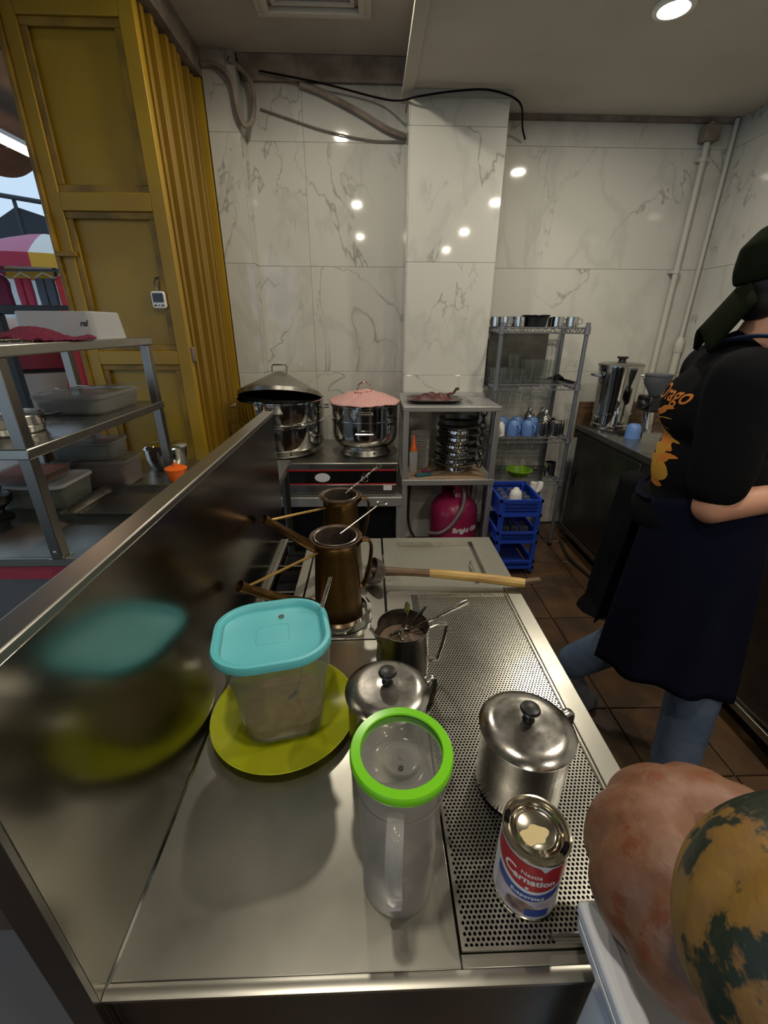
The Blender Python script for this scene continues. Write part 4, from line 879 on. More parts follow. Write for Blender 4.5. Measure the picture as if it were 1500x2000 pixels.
o = solo('black_cloth', cl, 'black_matte', 'folded black cloth on the second rack shelf beside tall glasses', 'cloth', (1.225, 2.83, T1+0.003), angle=80); o.modifiers.new('s', 'SOLIDIFY').thickness = 0.004
T2 = SH[2]+0.0055
def blue_mug(label, loc, rz, group):
    t = thing('blue_mug', label, 'mug', loc, rz, group); r, h = 0.044, 0.098
    part('cup', MB().lathe([(0, h), (r*0.6, h), (r*0.85, h-0.012), (r, h-0.035), (r+0.002, 0), (r-0.001, 0), (r-0.003, h-0.036), (0, h-0.005)], 28), 'cup_blue', t)
    part('handle', MB().tube(spline([(r-0.001, 0, 0.075), (r+0.024, 0, 0.066), (r+0.024, 0, 0.030), (r+0.001, 0, 0.018)], 4), 0.005, 8), 'cup_blue', t); return t
b0 = blue_mug('blue mug turned upside down on the third rack shelf', (0.945, 2.79, T2), -1.3, 'blue mugs on the third shelf')
for x, y, a in ((1.04, 2.79, -1.2), (0.905, 2.905, 1.4), (1.0, 2.905, 1.2), (1.098, 2.885, 0.9)): copy_tree(b0, (x, y, T2), a)
wm = thing('white_mug', 'white cup turned upside down beside the blue mugs', 'cup', (0.845, 2.785, T2), -1.6)
part('cup', MB().lathe([(0, 0.088), (0.022, 0.088), (0.036, 0.070), (0.041, 0), (0.039, 0), (0.034, 0.068), (0, 0.083)], 28), 'white_china', wm)
part('handle', MB().torus((0.042, 0, 0.042), 0.02, 0.004, 16, 6, 'y', (-1.5, 1.5)), 'white_china', wm)
def shaker(label, loc, group):
    return solo('cocktail_shaker', MB().lathe([(0, 0), (0.033, 0), (0.035, 0.004), (0.038, 0.085), (0.036, 0.098), (0.022, 0.118), (0.017, 0.122), (0.0165, 0.146), (0.012, 0.153), (0, 0.155)], 24), 'chrome', label, 'shaker', loc, 0, group)
k0 = shaker('steel cocktail shaker on the third rack shelf behind steel beakers', (1.110, 2.985, T2), 'cocktail shakers on the rack')
for x, y in ((1.19, 2.96), (1.175, 2.86)): copy_tree(k0, (x, y, T2))
m0 = solo('steel_beaker', MB().lathe([(0, 0.094), (0.026, 0.094), (0.034, 0.086), (0.037, 0), (0.035, 0), (0.032, 0.084), (0, 0.090)], 24), 'chrome', 'steel beaker standing upside down on the third rack shelf', 'beaker', (1.128, 2.775, T2), 0, 'steel beakers on the third shelf')
for x, y in ((1.215, 2.775), (1.262, 2.83), (1.255, 2.92)): copy_tree(m0, (x, y, T2))
T3 = SH[3]+0.0055
solo('green_basin', MB().lathe([(0, 0), (0.055, 0), (0.06, 0.004), (0.085, 0.040), (0.094, 0.043), (0.093, 0.046), (0.082, 0.043), (0.056, 0.007), (0, 0.005)], 36), 'green_bowl', 'lime green plastic bowl on the lowest rack shelf', 'bowl', (1.03, 2.83, T3))
steel_cup('steel tumbler standing alone on the lowest rack shelf', (1.235, 2.80, T3), 1.5, None, 0.036, 0.105)
g3 = tumbler('clear glass beside the green bowl on the lowest rack shelf', (0.83, 2.80, T3), 0.032, 0.09, 'glasses on the lowest shelf')
copy_tree(g3, (0.90, 2.84, T3)); copy_tree(g3, (0.835, 2.89, T3))

# ================================================================== BLUE TROLLEY
bt = thing('plastic_trolley', 'bright blue three-tier plastic basket trolley', 'trolley', (0.895, 2.50, 0))
TX0, TX1, TY0, TY1 = 0.768, 1.025, 2.325, 2.665
for x in (TX0+0.017, TX1-0.017):
    for y in (TY0+0.017, TY1-0.017): 
        p = part('post', MB().box(x-0.014, x+0.014, y-0.014, y+0.014, 0.022, 0.50), 'blue_plastic', bt, world=True, bevel=0.003)
        part('caster', MB().lathe([(0, 0), (0.012, 0), (0.015, 0.01), (0.012, 0.022), (0, 0.022)], 14, (x-0.895, y-2.50, 0)), 'black', p)
def basket(z, h):
    b = part('basket', MB().box(TX0+0.03, TX1-0.03, TY0+0.03, TY1-0.03, z, z+0.006), 'blue_plastic', bt, world=True)
    r = MB()
    for x0, x1, y0, y1 in ((TX0, TX1, TY0, TY0+0.012), (TX0, TX1, TY1-0.012, TY1), (TX0, TX0+0.012, TY0, TY1), (TX1-0.012, TX1, TY0, TY1)):
        r.box(x0, x1, y0, y1, z+h-0.016, z+h); r.box(x0, x1, y0, y1, z-0.004, z+0.012)
    part('rim', r, 'blue_plastic', b, world=False).location = (-0.895, -2.5, 0)
    w = MB(); n = 18
    for y in (TY0+0.004, TY1-0.008):
        for i in range(n): x = TX0+0.03+(TX1-TX0-0.06)*(i+0.5)/n; w.box(x-0.0045, x+0.0045, y, y+0.004, z+0.01, z+h-0.012)
        for k in range(1, 4): zz = z+0.01+(h-0.02)*k/4; w.box(TX0+0.01, TX1-0.01, y, y+0.004, zz-0.003, zz+0.003)
    for x in (TX0+0.004, TX1-0.008):
        for i in range(22): y = TY0+0.03+(TY1-TY0-0.06)*(i+0.5)/22; w.box(x, x+0.004, y-0.0045, y+0.0045, z+0.01, z+h-0.012)
        for k in range(1, 4): zz = z+0.01+(h-0.02)*k/4; w.box(x, x+0.004, TY0+0.01, TY1-0.01, zz-0.003, zz+0.003)
    part('lattice', w, 'blue_plastic', b, world=False).location = (-0.895, -2.5, 0)
basket(0.405, 0.105); basket(0.225, 0.075); basket(0.045, 0.055)
def small_glass(label, loc, group): return solo('tea_glass', MB().lathe([(0, 0.075), (0.020, 0.075), (0.023, 0.070), (0.027, 0.0), (0.025, 0.0), (0.021, 0.066), (0, 0.069)], 18), 'glass', label, 'glass', loc, 0, group)
q0 = small_glass('small tea glass upside down in the top trolley basket', (0.84, 2.39, 0.4115), 'tea glasses in the top basket')
for x, y in ((0.90, 2.385), (0.965, 2.39), (0.835, 2.455), (0.965, 2.455), (0.84, 2.52), (0.905, 2.525), (0.965, 2.52), (0.84, 2.59), (0.905, 2.59)): copy_tree(q0, (x, y, 0.4115))
q1 = small_glass('small tea glass upside down in the middle trolley basket', (0.84, 2.40, 0.2315), 'tea glasses in the middle basket')
for x, y in ((0.90, 2.40), (0.96, 2.40), (0.84, 2.47), (0.90, 2.47), (0.96, 2.47), (0.87, 2.54), (0.94, 2.54)): copy_tree(q1, (x, y, 0.2315))
tc = thing('tea_cup', 'white cup upside down on the glasses in blue trolley', 'cup', (0.898, 2.455, 0.4118))
part('cup', MB().lathe([(0, 0.128), (0.015, 0.128), (0.017, 0.122), (0.030, 0.110), (0.038, 0.085), (0.040, 0.0), (0.038, 0.0), (0.035, 0.085), (0, 0.118)], 28), 'white_china', tc)

# ================================================================== CABINET RUN ON THE RIGHT
cb = thing('steel_cabinet', 'long dark steel cabinet run with worktop along the right wall', 'cabinet', (1.76, 1.0, 0))
part('body', MB().box(1.42, 2.135, -0.9, 2.86, 0.12, 0.815), 'steel_dark', cb, world=True, bevel=0.003)
part('worktop', MB().box(1.40, 2.138, -0.92, 2.885, 0.816, 0.850), 'steel', cb, world=True, bevel=0.004)
part('backsplash', MB().box(1.41, 2.138, 2.888, 2.905, 0.75, 0.99), 'ladle_dark', cb, world=True)
part('kick_rail', MB().box(1.405, 1.425, -0.9, 2.86, 0.085, 0.118), 'steel', cb, world=True, bevel=0.002)
part('plinth', MB().box(1.50, 2.12, -0.9, 2.84, 0.0, 0.084), 'black_matte', cb, world=True)
for i in range(5):
    y0 = -0.87 + i*0.745
    d = part('door', MB().box(1.411, 1.4195, y0, y0+0.735, 0.14, 0.795), 'steel_dark', cb, world=True, bevel=0.003)
    part('handle', MB().box(1.402-1.76, 1.4105-1.76, y0+0.675-1, y0+0.70-1, 0.43, 0.53), 'black', d, bevel=0.003)
ur = thing('hot_water_urn', 'tall steel hot water urn with black lid knob', 'urn', (1.553, 2.745, 0.8505))
part('base', MB().lathe([(0, 0), (0.110, 0), (0.116, 0.006), (0.116, 0.03), (0.110, 0.035), (0.112, 0.095), (0.117, 0.098), (0.117, 0.104), (0, 0.104)], 40), 'chrome', ur)
part('tank', MB().lathe([(0, 0.1045), (0.113, 0.1045), (0.121, 0.33), (0.128, 0.375), (0.128, 0.383), (0, 0.383)], 40), 'chrome', ur)
ul = part('lid', MB().lathe([(0.131, 0.3835), (0.131, 0.392), (0.12, 0.398), (0.05, 0.405), (0, 0.406), (0, 0.3835)], 40), 'steel', ur)
part('knob', MB().lathe([(0, 0.406), (0.022, 0.406), (0.020, 0.42), (0.032, 0.428), (0.032, 0.436), (0, 0.438)], 20), 'black', ul)
for s in (-1, 1): part('handle', MB().tube([(s*0.122, -0.02, 0.325), (s*0.165, -0.02, 0.330), (s*0.165, 0.02, 0.330), (s*0.122, 0.02, 0.325)], 0.009, 8), 'chrome', ur)
part('tap', MB().tube([(-0.04, -0.105, 0.145), (-0.04, -0.145, 0.145), (-0.04, -0.150, 0.115)], 0.010, 10).tube([(-0.04, -0.13, 0.145), (-0.04, -0.13, 0.185)], 0.006, 8), 'chrome', ur)
gr_ = thing('coffee_grinder', 'coffee grinder with smoky hopper beside the urn', 'grinder', (1.66, 2.52, 0.8505))
part('stand', MB().box(-0.06, 0.06, -0.07, 0.07, 0, 0.03).tube([(0, 0, 0.03), (-0.012, 0, 0.15)], 0.030, 16), 'chrome', gr_)
part('motor', MB().box(-0.055, 0.055, -0.06, 0.075, 0.145, 0.235).tube([(-0.05, -0.02, 0.19), (-0.09, -0.03, 0.185)], 0.028, 16), 'black_gloss', gr_, bevel=0.012)
part('hopper', MB().lathe([(0.03, 0.236), (0.035, 0.25), (0.068, 0.30), (0.070, 0.345), (0.073, 0.347), (0.073, 0.355), (0, 0.356), (0, 0.350), (0.066, 0.344), (0.064, 0.30), (0.03, 0.252)], 32), 'grey_cloth', gr_)
bm_ = solo('blue_tumbler', MB().lathe([(0, 0.082), (0.026, 0.082), (0.036, 0.070), (0.040, 0.045), (0.042, 0), (0.039, 0), (0.033, 0.068), (0, 0.076)], 28), 'cup_blue', 'blue cup upside down on the steel worktop beside urn', 'cup', (1.545, 2.455, 0.8505))
solo('coiled_lead', MB().tube(spline([(1.44, 2.62, 0.857), (1.50, 2.57, 0.857), (1.56, 2.58, 0.857), (1.58, 2.53, 0.857), (1.50, 2.52, 0.857)], 6), 0.006, 6), 'black', 'short black cable lying on the worktop in front of urn', 'cable')
solo('floor_cable', MB().tube(spline([(1.38, 2.75, 0.012), (1.34, 2.5, 0.012), (1.37, 2.25, 0.012), (1.33, 2.0, 0.012), (1.36, 1.7, 0.012)], 6), 0.010, 6), 'black', 'dark cable lying on the floor along the cabinet', 'cable')
# dark upright bundle on the floor beyond the person
def bundle(u, v):
    a = 2*PI*u; z = 0.80*v; k = 1 - 0.25*v + 0.35*math.exp(-(v/0.06)**2)
    n = 0.012*noise.noise((2.5*math.cos(a), 2.5*math.sin(a), 5*z))
    rx, ry = 0.078*k+n, 0.075*k+n
    if v > 0.97: rx *= 0.5; ry *= 0.5
    return (rx*math.cos(a)+0.03*v, ry*math.sin(a), z+0.001)
bmb = MB().grid(bundle, 32, 30); bmb.f.append(tuple(range(30*33, 30*33+32))); bmb.f.append(tuple(range(32))[::-1])
solo('dark_cloth_bundle', bmb, 'black_matte', 'upright black bundle standing on the floor beside steel cabinet', 'bundle', (1.265, 1.96, 0), angle=80)

# ================================================================== YELLOW FOLDING GATE
yg = thing('folding_gate', 'yellow painted steel folding gate, leaves folded beside the pillar', 'gate', (-1.15, 2.70, 0))
LX0, LX1, LY = -1.415, -0.905, 2.335
lf = part('front_leaf', MB().box(LX0, LX1, LY+0.022, LY+0.030, 0.02, 2.635), 'yellow', yg, world=True)
def lchild(name, mb, m='yellow', bevel=0.003):
    o = part(name, mb, m, lf, bevel=bevel); o.location = (1.15, -2.70, 0); return o
lchild('stile', MB().box(LX0, LX0+0.055, LY-0.012, LY+0.022, 0.02, 2.635)); lchild('stile', MB().box(LX1-0.062, LX1, LY-0.012, LY+0.022, 0.02, 2.635))
for z0, z1 in ((0.02, 0.12), (0.66, 0.73), (1.265, 1.33), (1.915, 1.985), (2.55, 2.635)): lchild('rail', MB().box(LX0+0.055, LX1-0.062, LY-0.012, LY+0.022, z0, z1))
for z0, z1 in ((0.12, 0.66), (0.73, 1.265), (1.33, 1.915), (1.985, 2.55)):
    lchild('panel_edge', frame_loop(0, 0.393, 0, z1-z0, 0.012, 0.028, 0.012).xf(Matrix.Translation((LX0+0.055, LY+0.010, z0)) @ Matrix.Rotation(PI/2, 4, 'X'), 0), 'yellow_worn')
lchild('outer_angle', MB().box(LX0-0.02, LX0-0.001, LY-0.03, LY+0.03, 0.02, 2.635), 'yellow_worn')
lchild('bolt_bracket', MB().box(LX0-0.015, LX0+0.075, LY-0.035, LY-0.013, 1.735, 1.755).tube([(LX0-0.005, LY-0.035, 1.75), (LX0-0.005, LY-0.035, 1.90)], 0.009, 8), 'yellow_worn')
lchild('latch', MB().box(LX1-0.004, LX1+0.012, LY+0.0, LY+0.03, 1.28, 1.35), 'grime_and_shade')
yy = 2.40
for k in range(8):
    dx = random.uniform(-0.012, 0.012); th = 0.030
    if k == 6: yy += 0.05
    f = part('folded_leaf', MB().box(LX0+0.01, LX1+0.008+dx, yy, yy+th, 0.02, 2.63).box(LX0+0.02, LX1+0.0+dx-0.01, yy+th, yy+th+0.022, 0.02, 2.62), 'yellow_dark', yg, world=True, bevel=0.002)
    yy += 0.068
part('gate_jamb', MB().box(-0.915, -0.876, 2.985, 3.055, 0, 2.64), 'yellow', yg, world=True, bevel=0.002)
# kitchen timer hanging on the gate
tm = thing('kitchen_timer', 'small white digital timer hanging on the yellow gate', 'timer', (-1.005, LY-0.013, 1.56))
part('case', MB().rloft([(0.062, 0.070, 0.010, 0), (0.066, 0.074, 0.012, 0.004), (0.066, 0.074, 0.012, 0.012), (0.060, 0.068, 0.010, 0.016)]).xf(Matrix.Rotation(PI/2, 4, 'X') , 0), 'white_china', tm)
part('screen', MB().rloft([(0.050, 0.040, 0.004, 0.0158), (0.049, 0.039, 0.004, 0.0170)], (0, 0.009, 0)).xf(Matrix.Rotation(PI/2, 4, 'X'), 0), 'screen', tm)
for x in (-0.017, 0, 0.017): part('button', MB().rloft([(0.013 if x else 0.006, 0.007, 0.002, 0.0158), (0.012 if x else 0.006, 0.006, 0.002, 0.0178)], (x, -0.024, 0)).xf(Matrix.Rotation(PI/2, 4, 'X'), 0), 'black', tm)
part('cord', MB().tube(spline([(0.002, -0.008, 0.037), (-0.010, -0.006, 0.060), (-0.004, -0.004, 0.085), (0.012, -0.003, 0.090), (0.014, -0.005, 0.070), (0.006, -0.008, 0.037)], 6), 0.0022, 6).tube([(-0.006, -0.004, 0.092), (0.020, -0.003, 0.098)], 0.002, 6), 'black', tm)

# ================================================================== PREP TABLE AND ITS STEEL RACK
tb = thing('prep_table', 'stainless prep table beyond the splash panel', 'table', (-0.93, 1.58, 0))
part('table_top', MB().box(-1.44, -0.40, 1.115, 2.10, 0.80, 0.83), 'steel_brush', tb, world=True, bevel=0.003)
part('front_apron', MB().box(-1.43, -0.41, 1.122, 1.135, 0.755, 0.799), 'tank_red', tb, world=True)
for x in (-1.43, -0.45):
    for y in (1.14, 2.05): part('leg', MB().tube([(x+0.02, y, 0), (x+0.02, y, 0.80)], 0.02, 12), 'steel_dark', tb, world=True)
part('under_shelf', MB().box(-1.41, -0.43, 1.16, 2.06, 0.22, 0.245), 'steel_dark', tb, world=True)
rk = thing('shelf_stand', 'two-tier steel over-shelf standing on the prep table', 'rack', (-1.05, 1.49, 0.8305))
for x in (-0.900, -1.215):
    for y in (1.118, 1.870):
        p = part('post', MB().box(x-0.016, x+0.016, y-0.016, y+0.016, 0.8335, 1.376), 'post_steel', rk, world=True, bevel=0.002)
        part('foot_plate', MB().box(x-0.022+1.05, x+0.022+1.05, y-0.022-1.49, y+0.022-1.49, 0.0, 0.003), 'steel', p)
for z in (1.155, 1.405): part('shelf', MB().box(-1.235, -0.880, 1.098, 1.892, z-0.028, z), 'steel', rk, world=True, bevel=0.003)
part('screw', MB().lathe([(0, 0.0), (0.006, 0), (0.004, 0.003), (0, 0.004)], 12).xf(Matrix.Translation((-0.900, 1.101, 0.855)) @ Matrix.Rotation(PI/2, 4, 'X'), 0), 'chrome', rk, world=True)
# top shelf
Z2 = 1.4055
def plastic_box(name, label, loc, w, d, h, m, rz=0, food=None, lid=None, group=None, fh=0.6):
    t = thing(name, label, 'box', loc, rz, group)
    part('box', MB().rloft([(w*0.90, d*0.90, 0.02, 0), (w*0.93, d*0.93, 0.022, 0.004), (w, d, 0.025, h), (w-0.004, d-0.004, 0.024, h), (w*0.93-0.004, d*0.93-0.004, 0.02, 0.007), (w*0.89, d*0.89, 0.02, 0.004)]), m, t)
    if food: part('food', MB().rloft([(w*0.88, d*0.88, 0.018, 0.0075), (w*0.91, d*0.91, 0.02, 0.012), (w*0.94, d*0.94, 0.02, h*fh), (w*0.7, d*0.7, 0.03, h*(fh+0.1))]), food, t)
    if lid: part('lid', MB().rloft([(w+0.010, d+0.010, 0.028, h+0.0005-0.006), (w+0.012, d+0.012, 0.03, h+0.002), (w+0.006, d+0.006, 0.027, h+0.005), (w-0.02, d-0.02, 0.02, h+0.0045), (w-0.03, d-0.03, 0.02, h+0.002)]), lid, t)
    return t
bx = plastic_box('storage_box', 'milky plastic storage box upside down on the top shelf', (-1.035, 1.66, Z2), 0.27, 0.20, 0.085, 'milky')
for c in bx.children: c.rotation_euler = (PI, 0, 0); c.location = (0, 0, 0.085)
part('logo', text_mb('rsl', 0.024, 0.0004, 0.0008, 0.3).xf(Matrix.Translation((0.098, -0.0975, 0.048)) @ Matrix.Rotation(PI/2, 4, 'X'), 0), 'black', bx)
sk = None
for i, (p, q) in enumerate((((-0.900, 1.80, 0.012), (-0.80, 1.86, 0.022)), ((-0.905, 1.83, 0.030), (-0.79, 1.85, 0.036)))):
    solo('skewer', MB().tube([(p[0]-0.02, p[1]-0.02, Z2+0.003), (q[0]-0.01, q[1]-0.02, Z2+0.003+0.012*i)], 0.002, 6), 'wire', 'thin metal skewer sticking out past the milky box, %s' % ('lying flat', 'raised a little'), 'skewer') if False else None
solo('wire_grill', (lambda m: [m.tube([(-0.30, y, 0.004), (0.0, y, 0.004)], 0.002, 5) for y in (-0.06, -0.02, 0.02, 0.06)] and [m.tube([(x, -0.07, 0.008), (x, 0.07, 0.008)], 0.002, 5) for x in (-0.28, -0.2, -0.12, -0.04)] and m.tube([(-0.3, -0.06, 0.05), (0.0, -0.06, 0.045)], 0.002, 5).tube([(-0.30, -0.06, 0.004), (-0.3, -0.06, 0.05)], 0.002, 5).tube([(0.0, -0.06, 0.004), (0.0, -0.06, 0.045)], 0.002, 5))(MB()), 'wire', 'thin wire grill basket on the top shelf beside maroon towel', 'grill', (-0.90, 1.20, Z2))
def towel(u, v):
    x = -0.105+0.21*u; y = -0.11+0.22*v
    h = 0.035*math.exp(-((u-0.42)/0.28)**2-((v-0.5)/0.35)**2) + 0.016*abs(noise.noise((u*5, v*4, 3.3))) + 0.006*abs(noise.noise((u*13, v*11, 7.7)))
    e = 1 - 0.10*math.sin(6*v+1)
    return (x*e + 0.02*(v-0.5), y, 0.002 + h)
o = solo('maroon_towel', MB().grid(towel, 44, 40), 'towel', 'crumpled maroon towel on the top shelf edge', 'towel', (-0.985, 1.405, Z2), angle=80); o.modifiers.new('s', 'SOLIDIFY').thickness = 0.004
# middle shelf
Z1 = 1.1555
fb = plastic_box('food_box', 'flat clear lidded food box with skewers on top, middle shelf', (-1.060, 1.695, Z1), 0.235, 0.29, 0.062, 'frosted', food='food_grey', lid='frosted')
for i, (a, x0, y0, dz) in enumerate(((0.3, -0.02, -0.06, 0.0), (0.1, 0.01, 0.0, 0.004), (-0.4, 0.0, 0.05, 0.0), (0.55, 0.03, 0.03, 0.008))):
    s = solo('skewer', MB().tube([(-0.15, 0, 0), (0.13, 0, 0.006)], 0.0017, 6), 'wire', 'thin metal skewer lying on the flat food box lid', 'skewer', (-1.035+x0, 1.70+y0, Z1+0.0715+dz), a, 'skewers on the food box')
pn = thing('steel_pan', 'round steel pan with short black handle on the middle shelf', 'pan', (-1.075, 1.30, Z1))
part('pan', MB().lathe([(0, 0), (0.085, 0), (0.090, 0.005), (0.092, 0.022), (0.096, 0.025), (0.094, 0.050), (0.098, 0.054), (0.090, 0.054), (0.086, 0.01), (0, 0.006)], 40), 'chrome', pn)
part('food', MB().lathe([(0, 0.044), (0.088, 0.040), (0.088, 0.036), (0, 0.036)], 30), 'meat', pn)
part('handle', MB().tube([(0.088, 0.03, 0.040), (0.135, 0.05, 0.050)], [0.010, 0.007], 8, flat=0.5), 'black', pn)
# on the table
Z0 = 0.8305
plastic_box('food_box', 'white lidded box of greens standing on the prep table', (-1.235, 1.570, Z0), 0.25, 0.20, 0.085, 'tub', food='food_green', lid='milky')
plastic_box('food_box', 'shallow clear box of orange food on the white lidded box', (-1.25, 1.555, Z0+0.0915), 0.20, 0.15, 0.040, 'frosted', food='food_orange', fh=0.88)
plastic_box('food_box', 'large clear box of dark red food beside the steel pot', (-1.14, 1.770, Z0), 0.29, 0.155, 0.110, 'frosted', food='food_red', lid='frosted', fh=0.75)
plastic_box('food_box', 'clear box of green leaves stacked on the large clear box', (-1.16, 1.770, Z0+0.1165), 0.25, 0.14, 0.070, 'frosted', food='food_green', lid='frosted', fh=0.8)
pot = thing('lidded_pot', 'shiny steel pot with domed lid on the prep table', 'pot', (-0.965, 2.0, Z0))
part('pot', MB().lathe([(0, 0), (0.070, 0), (0.082, 0.012), (0.090, 0.05), (0.092, 0.095), (0.098, 0.099), (0.088, 0.099), (0.084, 0.05), (0, 0.006)], 40), 'chrome', pot)
part('lid', MB().lathe([(0.098, 0.0995), (0.09, 0.108), (0.05, 0.122), (0, 0.127), (0, 0.122), (0.08, 0.1)], 40), 'chrome', pot)
ob = thing('orange_bowl', 'small orange plastic bowl with lid on the prep table', 'bowl', (-0.842, 1.80, Z0))
part('bowl', MB().lathe([(0, 0), (0.030, 0), (0.033, 0.004), (0.042, 0.045), (0.044, 0.050), (0.040, 0.050), (0.030, 0.008), (0, 0.006)], 32), 'orange', ob)
part('lid', MB().lathe([(0.046, 0.0505), (0.046, 0.055), (0.035, 0.060), (0.012, 0.063), (0.010, 0.074), (0, 0.075), (0, 0.0505)], 32), 'orange', ob)
solo('teal_dish', MB().lathe([(0, 0), (0.035, 0), (0.05, 0.02), (0.052, 0.03), (0.046, 0.03), (0.03, 0.006), (0, 0.005)], 28), 'teal', 'small teal dish on the prep table beside orange bowl', 'dish', (-0.74, 1.86, Z0))
by = MB().rloft([(0.40, 0.24, 0.02, 0), (0.43, 0.27, 0.03, 0.016), (0.455, 0.295, 0.035, 0.020), (0.46, 0.30, 0.035, 0.022), (0.455, 0.295, 0.035, 0.0235), (0.428, 0.268, 0.03, 0.019), (0.396, 0.236, 0.02, 0.002)], n=6)
solo('baking_tray', by, 'steel', 'empty steel baking tray with rolled rim on the prep table', 'tray', (-0.855, 1.530, Z0))
mo = thing('black_mortar', 'small black mortar bowl on the prep table', 'mortar', (-1.30, 1.40, Z0))
part('bowl', MB().lathe([(0, 0), (0.045, 0), (0.05, 0.006), (0.028, 0.022), (0.03, 0.034), (0.058, 0.058), (0.062, 0.085), (0.054, 0.085), (0.04, 0.055), (0, 0.045)], 28), 'black', mo)
part('pestle', MB().tube([(0.0, 0.0, 0.062), (0.035, 0.01, 0.120)], [0.016, 0.011], 10), 'black', mo)
ca = thing('cash_tin', 'grey steel tin box standing under the over-shelf', 'box', (-1.375, 1.80, Z0))
part('box', MB().rloft([(0.10, 0.14, 0.01, 0), (0.10, 0.14, 0.01, 0.16)]), 'steel', ca)
part('lid', MB().rloft([(0.104, 0.144, 0.012, 0.1605), (0.104, 0.144, 0.012, 0.185), (0.09, 0.13, 0.01, 0.19)]), 'steel', ca)
bn = thing('grey_basin', 'grey plastic tub stored under the prep table', 'tub', (-0.86, 1.36, 0.2455))
part('tub', MB().rloft([(0.30, 0.28, 0.05, 0), (0.34, 0.32, 0.06, 0.28), (0.37, 0.35, 0.06, 0.285), (0.37, 0.35, 0.06, 0.295), (0.33, 0.31, 0.055, 0.29), (0.29, 0.27, 0.05, 0.01)]), 'grey_bin', bn)
part('lid', MB().rloft([(0.385, 0.365, 0.06, 0.2955), (0.385, 0.365, 0.06, 0.312), (0.36, 0.34, 0.05, 0.318)]), 'black_matte', bn)

# ================================================================== STREET OUTSIDE
struct('floor_street', MB().box(-9, -1.56, -3.4, 12, -0.2, -0.02), 'asphalt', label='grey street surface outside the shop')
struct('wall_street', MB().box(-9, -0.2, 8.0, 8.2, -0.02, 2.35), 'street_wall', label='white street wall behind the hanging clothes')
aw = thing('street_awning', 'brown fabric awning over the shop front', 'awning', (-2.2, 1.0, 2.6))
part('canopy', MB().add([(-1.57, -3.0, 2.72), (-3.6, -3.0, 2.55), (-3.6, 4.0, 2.55), (-1.57, 4.0, 2.72), (-1.57, -3.0, 2.74), (-3.6, -3.0, 2.57), (-3.6, 4.0, 2.57), (-1.57, 4.0, 2.74)], [(0,1,2,3), (4,5,6,7), (0,1,5,4), (1,2,6,5), (2,3,7,6), (3,0,4,7)]), 'awning', aw, world=True)
part('front_fringe', MB().grid(lambda u, v: (-3.6+2.03*u, 4.0+0.015*math.sin(40*u), 2.55+0.17*u - v*(0.16+0.02*math.sin(30*u))), 60, 3), 'awning', aw, world=True)
for y in (0.4, 1.6, 2.8): part('rafter', MB().tube([(-1.58, y, 2.68), (-3.58, y, 2.515)], 0.02, 8), 'dark_bar', aw, world=True)
tl = thing('fluorescent_tube', 'glowing warm fluorescent tube under the brown awning', 'tube light', (-2.25, 3.45, 2.47))
part('glass_tube', MB().tube([(-2.15, 2.75, 2.44), (-2.17, 3.75, 2.46)], 0.022, 12), 'tube_glow', tl, world=True)
part('fitting', MB().bar((-2.15, 2.74, 2.472), (-2.17, 3.76, 2.492), 0.05, 0.025), 'white_china', tl, world=True)
um = thing('market_umbrella', 'pink and white market umbrella with red and yellow valance', 'umbrella', (-3.78, 6.0, 0), math.radians(11))
part('pole', MB().tube([(0, 0, 0), (0, 0, 2.42)], 0.02, 10), 'dark_bar', um)
for k in range(8):
    a0, a1 = math.radians(45*k+10), math.radians(45*k+55); n = 6; rad = 0.95; mb = MB(); vb = MB()
    top_ = (0, 0, 2.42)
    for i in range(n):
        p, q = a0+(a1-a0)*i/n, a0+(a1-a0)*(i+1)/n
        for j in range(5):
            r0, r1 = rad*j/5, rad*(j+1)/5; zf = lambda r: 2.42-0.30*(r/rad)**1.35
            mb.add([(r0*math.cos(p), r0*math.sin(p), zf(r0)), (r1*math.cos(p), r1*math.sin(p), zf(r1)), (r1*math.cos(q), r1*math.sin(q), zf(r1)), (r0*math.cos(q), r0*math.sin(q), zf(r0))], [(0,1,2,3)])
        vb.add([(rad*math.cos(p), rad*math.sin(p), 2.12), (rad*math.cos(q), rad*math.sin(q), 2.12), (rad*math.cos(q), rad*math.sin(q), 1.99), (rad*math.cos(p), rad*math.sin(p), 1.99)], [(0,1,2,3)])
    s = part('canopy_panel', mb, ('umb_white', 'umb_pink')[k % 2], um)
    part('valance', vb, ('umb_yellow', 'umb_red')[k % 2], s)
tp = thing('black_tarp', 'black tarpaulin stretched over a street stall behind umbrella', 'tarpaulin', (-5.2, 7.4, 0))
part('sheet', MB().add([(-6.6, 7.6, 2.25), (-4.9, 7.3, 2.95), (-3.6, 7.5, 2.55), (-2.6, 7.6, 2.45), (-6.6, 7.6, 2.05), (-4.9, 7.3, 2.30), (-3.6, 7.5, 2.25), (-2.6, 7.6, 2.2)], [(0,1,5,4), (1,2,6,5), (2,3,7,6)]), 'tarp', tp, world=True)
part('support_pole', MB().tube([(-4.9, 7.35, -0.02), (-4.9, 7.3, 3.05)], 0.025, 8), 'dark_bar', tp, world=True)
part('ridge_pole', MB().tube([(-6.4, 7.2, 3.25), (-3.4, 7.3, 2.85)], 0.03, 8), 'dark_bar', tp, world=True)
cr_ = thing('clothes_rail', 'thin steel clothes rail in the street under the umbrella', 'rail', (-3.9, 5.3, 0))
part('rail', MB().tube([(-5.0, 5.3, 1.975), (-2.9, 5.3, 1.975)], 0.012, 8), 'rack_grey', cr_, world=True)
for x in (-4.95, -2.95): part('upright', MB().tube([(x, 5.3, -0.02), (x, 5.3, 1.975)], 0.014, 8), 'rack_grey', cr_, world=True)
